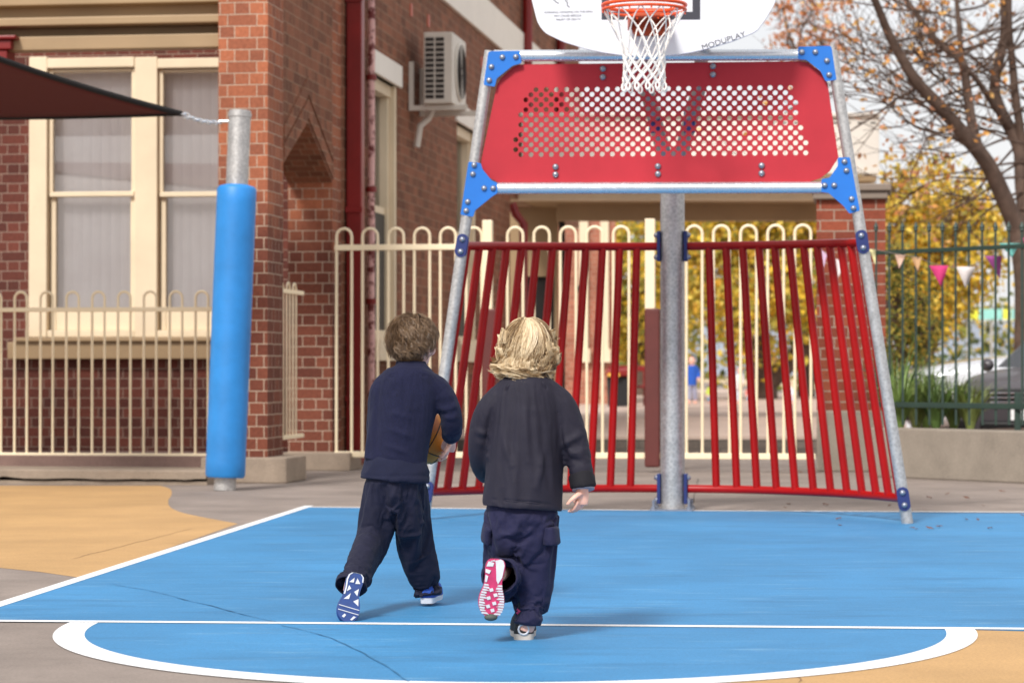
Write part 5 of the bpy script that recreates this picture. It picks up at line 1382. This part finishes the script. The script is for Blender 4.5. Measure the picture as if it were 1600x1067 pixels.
# ball
bl = thing('basketball', ballc-Z*ballr, 'orange brown basketball with yellow panels held by the curly haired child', 'ball')
m = NT('basketball rubber'); m.color(m.ramp(m.noise(6, 3), [(.42, lin((150, 82, 34))), (.55, lin((190, 120, 30)))])); m.set(Roughness=.6); m.bump(m.noise(500, 1), .4, .001); M['ball'] = m.m
q = MB(); q.ell(ballc, ballr, ballr, ballr, 32, 24); bo = obj('ball_cover', q, M['ball'], bl, smooth=True)
q = MB(); Rb = Matrix.Rotation(.5, 3, 'X') @ Matrix.Rotation(.6, 3, 'Y')
for fn in (lambda t: V((math.cos(t), math.sin(t), 0)), lambda t: V((0, math.cos(t), math.sin(t))), lambda t: V((.62, .785*math.cos(t), .785*math.sin(t))), lambda t: V((-.62, .785*math.cos(t), .785*math.sin(t)))):
    q.tube([ballc+Rb @ fn(2*math.pi*i/40)*ballr for i in range(40)], .0022, 5, close=True)
obj('seam', q, M['black'], bo)
# ------------------------------------------------------------------ girl
YG0 = 8.5; SG = F/YG0
K = lambda x, y, dy=0.0: P(x, y, YG0+dy)
gorg = G(818, 1000)
girl = thing('person', gorg, 'child with loose wavy blond hair in a charcoal jacket running with one pink sole raised', 'person')
tor = [(K(826, 582, .02), .05, .05), (K(824, 595, .015), .058, .058), (K(824, 598, .01), .092, .07), (K(823, 613), .122, .09), (K(821, 655), .134, .1), (K(818, 715), .135, .105), (K(816, 760), .141, .108), (K(814, 790), .146, .11)]
rarm = [(K(854, 612, .0), .046, .055), (K(876, 629, .0), .048, .055), (K(891, 660, .0), .047, .051), (K(901, 702, .0), .046, .049), (K(908, 735, -.01), .041, .045), (K(910, 750, -.02), .039, .042)]
larm = [(K(792, 614, .0), .046, .055), (K(769, 633, .0), .048, .055), (K(754, 664, .02), .047, .051), (K(752, 704, .05), .047, .049), (K(758, 728, .14), .044, .046), (K(768, 740, .26), .04, .042)]
# body
f = MB(); hc = K(824, 545, .04); hf = V((.08, .97, .2)).normalized(); hu = V((0, -.2, 1)); hu = (hu-hf*hu.dot(hf)).normalized()
HL = head_into(f, hc, hf, hu, .9)
loft(f, [(hc-hu*.02, .045, .05), (K(825, 580, .03), .045, .048), (K(824, 600, .02), .05, .05)], 4, 16)
loft(f, sh(tor[2:6], .86)+sh(tor[6:], .79), 4, 20); loft(f, sh(rarm, .76), 4, 12); loft(f, sh(larm, .76), 4, 12)
loft(f, [(K(815, 770), .09, .07), (K(815, 810), .09, .065)], 4, 20)
loft(f, [(K(788, 808), .055, .06), (K(784, 862, .12), .045, .048), (K(783, 884, .09), .04, .042), (K(781, 895, -.03), .03, .03), (K(779, 896, -.085), .026, .026)], 4, 14)
loft(f, [(K(842, 808), .055, .06), (K(837, 880, .04), .05, .055), (K(828, 952, 0), .034, .036), (K(820, 985, -.005), .028, .032)], 4, 14)
loft(f, [(K(910, 745, -.02), .024, .022), (K(910.5, 765, -.03), .02, .017)], 3, 12)
wr = K(910.5, 765, -.03); hand_into(f, wr, K(905, 795, -.02)-wr, V((-.75, -.25, .0)), V((-.55, -.8, 0)), .92, .42, .25)
wl = K(770, 742, .28); hand_into(f, wl, K(780, 738, .36)-wl, V((1, 0, 0)), Z, .92, .5, .1)
gprox = remesh(f, .011, 1, gorg); me = remesh(f, .0032, 2, gorg); gbody = mesh_part('body', me, M['skin'], girl)
tor = [(p, a*.945, b) for p, a, b in tor]
f = MB(); loft(f, tor, 6, 32); loft(f, rarm, 6, 18); loft(f, larm, 6, 18); loft(f, [(K(826, 580, .03), .058, .056), (K(825, 597, .02), .066, .062)], 4, 22)
me = remesh(f, .0078, 3, gorg)
sp = K(0, 600).z; wrR, wrL = K(910, 748, -.02), K(768, 740, .26)
me = cloth(me, gorg, gprox, lambda p: max(0, min(1, (p.z-sp+.012)/.03))*(1 if abs(p.x-K(824, 0).x) < .085 else 0)+(1 if (p-wrR).length < .05 or (p-wrL).length < .05 else 0), [(K(814, 789), (K(812, 797)-K(816, 745)).normalized(), .32), (K(825, 582, .02), Z, .12)], 13, .012, 6.0, 50, 1, .6)
S1 = [[K(848, 598, -.06), K(864, 618, -.08), K(870, 645, -.1), K(872, 668, -.1)], [K(798, 600, -.06), K(778, 622, -.08), K(772, 650, -.1), K(770, 672, -.1)]]
S2 = [[K(872, 652, -.09), K(900, 664, -.06), K(920, 668, -.02)], [K(770, 655, -.09), K(748, 664, -.06), K(732, 670, 0)]]
S3 = [[K(744, 778, -.05), K(780, 781, -.1), K(815, 784, -.115), K(850, 787, -.1), K(888, 790, -.05)]]
GF = fl(K, -.1, (862, 672, 846, 724, 1), (858, 690, 838, 760, .8), (782, 676, 800, 726, .9), (770, 700, 782, 760, .8), (820, 640, 824, 720, .5), (838, 640, 862, 664, .6), (800, 730, 808, 776, .6), (852, 735, 866, 780, .7), (790, 640, 780, 662, .5))+fl(K, -.04, (880, 694, 906, 680, 1), (888, 712, 922, 700, .6), (884, 700, 912, 716, .8), (890, 736, 918, 728, .7), (898, 742, 922, 744, .5), (880, 668, 890, 700, .6))+fl(K, -.03, (736, 690, 764, 700, 1), (738, 708, 768, 714, 1), (742, 674, 766, 680, .7))
el2 = K(752, 700, .02); el3 = K(900, 700, 0); arm_r = K(900, 690)
def fg(p, n):
    return folds(p, GF, .012, .010)+.001*noise.noise(p*28)+groove(p, S1, .005, .007)+groove(p, S2, .0045, .006)+groove(p, S3, .004, .005)
displace(me, fg, gorg); mesh_part('jacket', me, M['shell'], girl)
f = MB(); loft(f, [(K(909, 743, -.012), .043, .047), (K(911, 757, -.025), .0425, .0455), (K(911.5, 761, -.027), .042, .045)], 4, 24); me = remesh(f, .004, 2, gorg)
displace(me, lambda p, n: .003*ridge(p, 20, 20, 10, 3), gorg); cu = mesh_part('cuff', me, M['cuff'], girl)
f = MB(); loft(f, [(K(911, 758, -.026), .038, .04), (K(911.5, 765, -.03), .037, .039)], 3, 24); obj('cuff_lining', f, M['lining'], cu, smooth=True)
f = MB(); loft(f, [(K(815, 775), .112, .088), (K(815, 792), .117, .092), (K(815, 812), .122, .096), (K(816, 830), .11, .09)], 4, 30)
loft(f, [(K(788, 808, .0), .07, .08), (K(786, 835, .06), .072, .08), (K(784, 862, .13), .072, .078), (K(783, 882, .10), .072, .07), (K(782, 893, 0.0), .066, .066), (K(781, 898, -.09), .062, .06), (K(780, 899, -.12), .062, .06)], 6, 22)
loft(f, [(K(808, 866, .04), .022, .03), (K(806, 893, -.03), .03, .035), (K(799, 918, -.06), .018, .03)], 4, 14)
loft(f, [(K(841, 808), .072, .085), (K(839, 845, .02), .071, .08), (K(836, 880, .04), .067, .075), (K(832, 920, .03), .06, .066), (K(828, 952, .0), .052, .06), (K(823, 978, -.01), .046, .056)], 6, 22)
f2 = MB(); 
me = remesh(f, .0078, 3, gorg)
tz = K(0, 800).z; aR = K(823, 976, -.01); aL = K(780, 899, -.115)
me = cloth(me, gorg, gprox, lambda p: 1 if p.z > tz or (p.z < aR.z+.014 and (p-aR).length < .1) or (p.y < aL.y+.014 and (p-aL).length < .085) else 0, [(aR, Z*-1, .1), (aL, V((0, -1, 0)), .085)], 14, .11, .35, 50, 0, .55)
GT = fl(K, -.08, (800, 820, 842, 812, .8), (806, 850, 836, 820, 1), (840, 866, 872, 852, .8), (810, 890, 846, 872, .9), (806, 930, 852, 916, 1), (804, 944, 850, 934, 1.1), (806, 958, 846, 950, 1), (812, 968, 840, 962, .8), (806, 912, 856, 898, .9))+fl(K, -.0, (762, 848, 806, 838, 1), (762, 862, 812, 856, 1), (768, 830, 808, 820, .8))+fl(K, -.1, (800, 870, 812, 905, .9), (806, 868, 820, 890, .8))
kz2 = K(0, 940).z; kz3 = K(0, 870).z
pk = [[K(836, 812, -.1), K(836, 858, -.1)], [K(846, 889, -.09), K(862, 893, -.05)]]
def fgt(p, n):
    return folds(p, GT, .010, .008)+.0016*noise.noise(p*40)+groove(p, pk, .004, .004)
displace(me, fgt, gorg); tg = mesh_part('trousers', me, M['girltrk'], girl)
# cargo pockets
f = MB(); loft(f, [(K(858, 822, -.02), .03, .07), (K(860, 850, -.02), .034, .072)], 5, 18); me = remesh(f, .0055, 2, gorg); displace(me, lambda p, n: .003*ridge(p, 16, 16, 18, 3), gorg); mesh_part('cargo_pocket', me, M['girltrk'], tg)
f = MB(); loft(f, [(K(766, 815, .0), .022, .06), (K(763, 842, .02), .024, .06)], 5, 18); me = remesh(f, .0055, 2, gorg); displace(me, lambda p, n: .003*ridge(p, 16, 16, 18, 6), gorg); mesh_part('cargo_pocket', me, M['girltrk'], tg)
for sg_ in (-1, 1):
    q = MB(); q.ell(HL(sg_*.031, .074, -.002), .0115, .0115, .0115, 10, 8); obj('eye', q, M['eye'], girl, smooth=True)
# wavy hair made of locks
rnd = random.Random(12); q = MB(); q.col = (.5, .5, .5)
Rh = Matrix((hf.cross(hu).normalized(), hf, hu)).transposed()
def onhead(d_, r_=1.0): return hc+Rh @ V((d_.x*.072*r_, d_.y*.086*r_-.006, d_.z*.09*r_+.004))
def ok2(d_): return not (d_.y > .5 and d_.z < .35) and d_.z > -.75
vs = []; fs = []
for i in range(mm+1):
    for k in range(nn):
        ph = math.pi*i/mm; an = 2*math.pi*k/nn; d_ = V((math.sin(ph)*math.cos(an), math.sin(ph)*math.sin(an), math.cos(ph))); vs.append(onhead(d_, 1.0))
for i in range(mm):
    for k in range(nn):
        w2 = (k+1) % nn; ph = math.pi*(i+.5)/mm; an = 2*math.pi*(k+.5)/nn; d_ = V((math.sin(ph)*math.cos(an), math.sin(ph)*math.sin(an), math.cos(ph)))
        if ok2(d_): fs.append((i*nn+k, (i+1)*nn+k, (i+1)*nn+w2, i*nn+w2))
q.add(vs, fs)
locks = []
def flow_pt(az, ph, r_):
    """scalp point: az 0 = back of the head, positive to the right; ph from the crown down"""
    return onhead(V((math.sin(ph)*math.sin(az), -math.sin(ph)*math.cos(az), math.cos(ph))), r_)
for L_ in range(470):
    az = rnd.gauss(0, 1.0) if L_ < 250 else (rnd.choice((-1, 1))*rnd.uniform(.7, 2.3) if L_ < 400 else rnd.uniform(-2.2, 2.2))
    ph0 = rnd.uniform(.02, .5) if L_ >= 250 and L_ < 400 else rnd.uniform(.05, 1.0) if rnd.random() < .75 else rnd.uniform(.9, 1.6)
    r0 = rnd.uniform(1.0, 1.1)+.035*math.exp(-ph0*2.2); az2 = az*.85+rnd.gauss(-.05, .12)
    ph1 = rnd.uniform(1.75, 2.0); kind = rnd.random(); tone = min(1, max(.1, .5+.3*math.cos(az*2.1+.5)*(1 if ph0 < .8 else .4)+rnd.gauss(0, .27)))
    az0 = az*.7+.3*math.exp(-ph0*1.5); swl = rnd.gauss(.1, .16); swp = rnd.uniform(2, 5)
    g0 = []
    for i in range(6):
        f_ = i/5; g0.append(flow_pt(az0+(az2-az0)*f_+swl*math.sin(f_*swp), ph0+(ph1-ph0)*f_, r0+.02+.07*f_))
    lastp = g0[-1]; out = (lastp-hc); out -= hu*out.dot(hu); out.normalize()
    drop = rnd.uniform(.02, .05)
    if abs(az) < 1.0 and kind < .75: tail = [lastp-Z*drop*.6+out*.006+V((-.012, 0, 0)), lastp-Z*drop+out*.014+V((-.014+rnd.gauss(0, .012), 0, 0)), lastp-Z*drop*rnd.uniform(.7, 1.2)+out*.02+V((-.02+rnd.gauss(0, .014), 0, .004))]
    elif az < 0: tail = [lastp-Z*drop*.6+out*.008, lastp-Z*drop*.95+out*.018, lastp-Z*drop*.9+out*.026+V((-.006, 0, 0))]
    else: tail = [lastp-Z*drop*.4+out*.008, lastp-Z*drop*.6+out*.016, lastp+Z*rnd.uniform(-.03, .02)+out*rnd.uniform(.012, .026)]
    locks.append((g0+tail, rnd.uniform(0, 6.28), rnd.uniform(.004, .011), rnd.uniform(.9, 1.7), tone, rnd.uniform(.0035, .006)))
for L_ in range(44):   # loose flying curls at both sides
    sgn = -1 if L_ % 2 else 1
    az = sgn*rnd.uniform(.9, 1.9); ph = rnd.uniform(.9, 1.95); a = flow_pt(az, ph, 1.05); out = (a-hc).normalized()
    g0 = [a, a+out*.02-Z*.01, a+out*rnd.uniform(.018, .03)-Z*rnd.uniform(0, .03), a+out*rnd.uniform(.012, .03)-Z*rnd.uniform(.02, .05), a+out*rnd.uniform(.01, .03)-Z*rnd.uniform(.03, .055)]
    locks.append((g0, rnd.uniform(0, 6.28), rnd.uniform(.004, .009), rnd.uniform(1.2, 2.2), rnd.uniform(.45, .95), .0045))
for (g0, ph, amp, fr, tone, wdt) in locks:
    gl = [V(p) for p in crom([tuple(p) for p in g0], 4)]; m_ = len(gl)
    tdir = (gl[-1]-gl[0]).normalized(); s1 = tdir.cross((gl[m_//2]-hc).normalized()).normalized(); s2 = tdir.cross(s1)
    for k in range(26):
        ox, oy = rnd.gauss(0, wdt), rnd.gauss(0, wdt*.6); ph2 = ph+rnd.gauss(0, .13); sp_ = rnd.uniform(.0, 1.2); m2 = m_-rnd.choice((0, 0, 0, 1, 2))
        tn = min(1, max(0, (tone-.5)*1.3+.52+rnd.gauss(0, .07))); pts = []
        for i in range(m2):
            f_ = i/(m_-1); wv = amp*(.2+2.0*max(0, f_-.35)**1.3)
            pts.append(gl[i]+s1*(ox*(1+.6*f_*sp_)+wv*math.sin(ph2+f_*6.28*fr))+s2*(oy+.6*wv*math.cos(ph2+f_*6.28*fr)))
        q.col = (tn, tn, tn); q.tube(pts, [.0008*(1-.5*(i/(m2-1))**2) for i in range(m2)], 3, caps=False)
for L_ in range(420):   # fine frizz
    az = rnd.uniform(-2.3, 2.3); ph = rnd.uniform(.85, 1.95); a = flow_pt(az, ph, rnd.uniform(1.06, 1.12)); out = (a-hc).normalized(); dn = -Z+out*rnd.uniform(-.1, .6)+V((rnd.gauss(-.1, .4), 0, rnd.gauss(0, .3))); dn.normalize()
    s1 = dn.cross(out).normalized(); r_ = rnd.uniform(.005, .012); ln = rnd.uniform(.02, .045); p0 = rnd.uniform(0, 6.28)
    tn = rnd.uniform(.4, 1.0); q.col = (tn, tn, tn)
    q.tube([a+dn*ln*i/7+(s1*math.sin(p0+i*.8)+out*math.cos(p0+i*.8))*r_*(i/7)**.7 for i in range(8)], .0006, 3, caps=False)
obj('hair', q, M['blondhair'], girl, smooth=True)
# shoes
sa, w_ = shoe(girl, K(776.5, 873, -.14), K(767, 965.5, -.145), V((.06, -1, .1)), M['blackupper'], M['pinksole'], M['whiterub'], 'swirl')
q = MB(); q.ell(w_(.985, 0, .02), .022, .014, .012, 10, 8); obj('toe_cap', q, M['greytread'], sa, smooth=True)
sb, w_ = shoe(girl, K(818, 1001.5, -.03), K(815, 988, .17), V((0, 0, -1)), M['blackupper'], M['beigesole'], M['whiterub'], 'none', flip=-1)
q = MB(); q.tube([w_(-.012+.0*t, .085*math.cos(t*math.pi/6), .2+.085*math.sin(t*math.pi/6)) for t in range(12)], .0035, 6, close=True); obj('heel_badge', q, M['whiterub'], sb, smooth=True)
q = MB(); q.tube([w_(.05, .10, .46), w_(.02, .06, .5), w_(.04, .1, .53)], .005, 6); obj('heel_tab', q, M['pinksole'], sb, smooth=True)
# ------------------------------------------------------------------ far children beyond the fence
def far_person(px_, pyf, Y, hgt, top, bot, hair_c, label, lean=0, sit=False):
    b = P(px_, 575, Y); b.z = PH; t = thing('person', b, label, 'person')
    k = hgt/1.15; at = lambda x, z, y=0: b+V((x*k, y*k, z*k))
    hip = .5 if not sit else .2
    f = MB(); loft(f, [(at(0, hip-.02), .1*k, .08*k), (at(lean*.5, hip+.2), .11*k, .08*k), (at(lean, hip+.38), .12*k, .08*k), (at(lean, hip+.43), .05*k, .05*k)], 4, 14)
    hc_ = at(lean*1.2, hip+.54); head_into(f, hc_, V((-.3, -1, 0)).normalized(), Z, k); f.tube([at(lean, hip+.4), hc_], .04*k, 10)
    for s_ in (-1, 1):
        arm = [at(lean+s_*.11, hip+.36), at(lean*.6+s_*.16, hip+.22), at(lean*.4+s_*.15, hip+.08, -.05)]
        loft(f, [(p, .035*k, .035*k) for p in arm], 4, 10); hand_into(f, arm[-1], V((0, -.2, -1)), V((-s_, 0, 0)), V((0, -1, 0)), .9*k, .4)
        if sit: lg = [at(s_*.06, hip), at(s_*.1, hip+.05, -.28), at(s_*.1, .04, -.3)]
        else: lg = [at(s_*.06, hip), at(s_*.07, .26, .02*s_), at(s_*.08, .04, .05*s_)]
        loft(f, [(p, .05*k, .05*k) for p in lg], 4, 10); f.ell(lg[-1]+V((0, -.05, -.01)), .035, .08, .03, 10, 6)
    me = remesh(f, .009, 1, b); mesh_part('body', me, M['skin'], t)
    f = MB(); loft(f, [(at(0, hip-.06), .118*k, .095*k), (at(lean*.5, hip+.2), .125*k, .095*k), (at(lean, hip+.38), .13*k, .092*k), (at(lean, hip+.425), .055*k, .055*k)], 4, 16)
    for s_ in (-1, 1): loft(f, [(at(lean+s_*.1, hip+.37), .05*k, .05*k), (at(lean*.6+s_*.16, hip+.22), .046*k, .046*k), (at(lean*.45+s_*.155, hip+.12, -.03), .042*k, .042*k)], 4, 12)
    me = remesh(f, .009, 1, b); mesh_part('top', me, basic('far top %d' % px_, top, .85, .1, 10), t)
    f = MB(); loft(f, [(at(0, hip+.02), .11*k, .09*k), (at(0, hip-.08), .11*k, .09*k)], 3, 14)
    for s_ in (-1, 1):
        lg = [at(s_*.06, hip), at(s_*.1, hip+.05, -.28), at(s_*.1, .09, -.3)] if sit else [at(s_*.06, hip), at(s_*.07, .26, .02*s_), at(s_*.08, .09, .05*s_)]
        loft(f, [(p, .062*k, .062*k) for p in lg], 4, 12)
    me = remesh(f, .009, 1, b); mesh_part('trousers', me, basic('far trousers %d' % px_, bot, .85, .1, 10), t)
    f = MB(); f.ell(hc_+V((.01, .03, .02))*k, .08*k, .085*k, .085*k, 14, 10); obj('hair', f, basic('far hair %d' % px_, hair_c, .6, .2, 30), t, smooth=True)
far_person(1081, 625, 50, .82*1.15, (34, 84, 176), (150, 150, 170), (60, 44, 36), 'small far child in a bright blue top just right of the goal post')
far_person(1111, 625, 51, .60, (190, 204, 80), (120, 170, 200), (90, 60, 40), 'small far seated child in a lime top beside the blue one', 0, True)
far_person(1149, 625, 50.5, .72, (222, 214, 212), (206, 210, 220), (120, 84, 60), 'far bending child in pale clothes left of the dark forked trunk', .12)
far_person(1172, 625, 51.5, .55, (214, 120, 110), (120, 170, 200), (90, 60, 44), 'small far seated child in a coral top behind the pale one', 0, True)
far_person(1233, 625, 50.8, .60, (226, 226, 236), (190, 190, 206), (70, 52, 40), 'far crouching child in white right of the forked tree trunk', 0, True)
# ================================================================== light, sky, camera
SUN_EL, SUN_AZ = math.radians(43), math.radians(205)   # azimuth measured clockwise from +Y
w = bpy.data.worlds.new('World'); SC.world = w; w.use_nodes = True; nt = w.node_tree
bg = nt.nodes['Background']; sky = nt.nodes.new('ShaderNodeTexSky'); sky.sky_type = 'NISHITA'; sky.sun_disc = False
sky.sun_elevation = SUN_EL; sky.sun_rotation = SUN_AZ; sky.dust_density = 4; sky.air_density = 1.0
bwn = nt.nodes.new('ShaderNodeRGBToBW'); nt.links.new(sky.outputs[0], bwn.inputs[0])
tc = nt.nodes.new('ShaderNodeTexCoord'); nz = nt.nodes.new('ShaderNodeTexNoise'); nz.inputs['Scale'].default_value = 2.2; nz.inputs['Detail'].default_value = 6
nt.links.new(tc.outputs['Generated'], nz.inputs['Vector'])
rp = nt.nodes.new('ShaderNodeValToRGB'); rp.color_ramp.elements[0].position = .3; rp.color_ramp.elements[0].color = (.86, .88, .92, 1); rp.color_ramp.elements[1].position = .7; rp.color_ramp.elements[1].color = (1.04, 1.04, 1.04, 1)
nt.links.new(nz.outputs['Fac'], rp.inputs[0])
# a cloud layer: mostly grey-white, a little of the sky's own colour
cl = nt.nodes.new('ShaderNodeMix'); cl.data_type = 'RGBA'; cl.inputs[0].default_value = .8; nt.links.new(sky.outputs[0], cl.inputs[6]); cl.inputs[7].default_value = (9.9, 9.7, 9.5, 1)
mu = nt.nodes.new('ShaderNodeMix'); mu.data_type = 'RGBA'; mu.blend_type = 'MULTIPLY'; mu.inputs[0].default_value = 1; nt.links.new(cl.outputs[2], mu.inputs[6]); nt.links.new(rp.outputs[0], mu.inputs[7])
nt.links.new(mu.outputs[2], bg.inputs[0]); bg.inputs[1].default_value = .071
sl = bpy.data.lights.new('Sun', 'SUN'); sl.energy = 2.2; sl.angle = math.radians(12); sl.color = (1, .965, .92)
so = bpy.data.objects.new('sun_light', sl); COL.objects.link(so)
sd = V((math.sin(SUN_AZ)*math.cos(SUN_EL), math.cos(SUN_AZ)*math.cos(SUN_EL), math.sin(SUN_EL)))
so.rotation_euler = (-sd).to_track_quat('-Z', 'Y').to_euler(); so.location = (0, -5, 30)
cd = bpy.data.cameras.new('Camera'); cd.sensor_width = 36; cd.lens = F/1600*36; cd.clip_end = 3000; cd.clip_start = .1
cd.dof.use_dof = True; cd.dof.focus_distance = 9.6; cd.dof.aperture_fstop = (cd.lens/1000)/.0185; cd.dof.aperture_blades = 9
co = bpy.data.objects.new('Camera', cd); COL.objects.link(co); co.location = CAM; co.rotation_euler = (math.pi/2+TH, 0, 0); SC.camera = co
SC.view_settings.view_transform = 'Standard'; SC.view_settings.look = 'None'; SC.view_settings.gamma = 1; SC.view_settings.exposure = 0.74
SC.render.engine = 'CYCLES'; SC.cycles.max_bounces = 8; SC.cycles.transparent_max_bounces = 12; SC.cycles.use_denoising = True
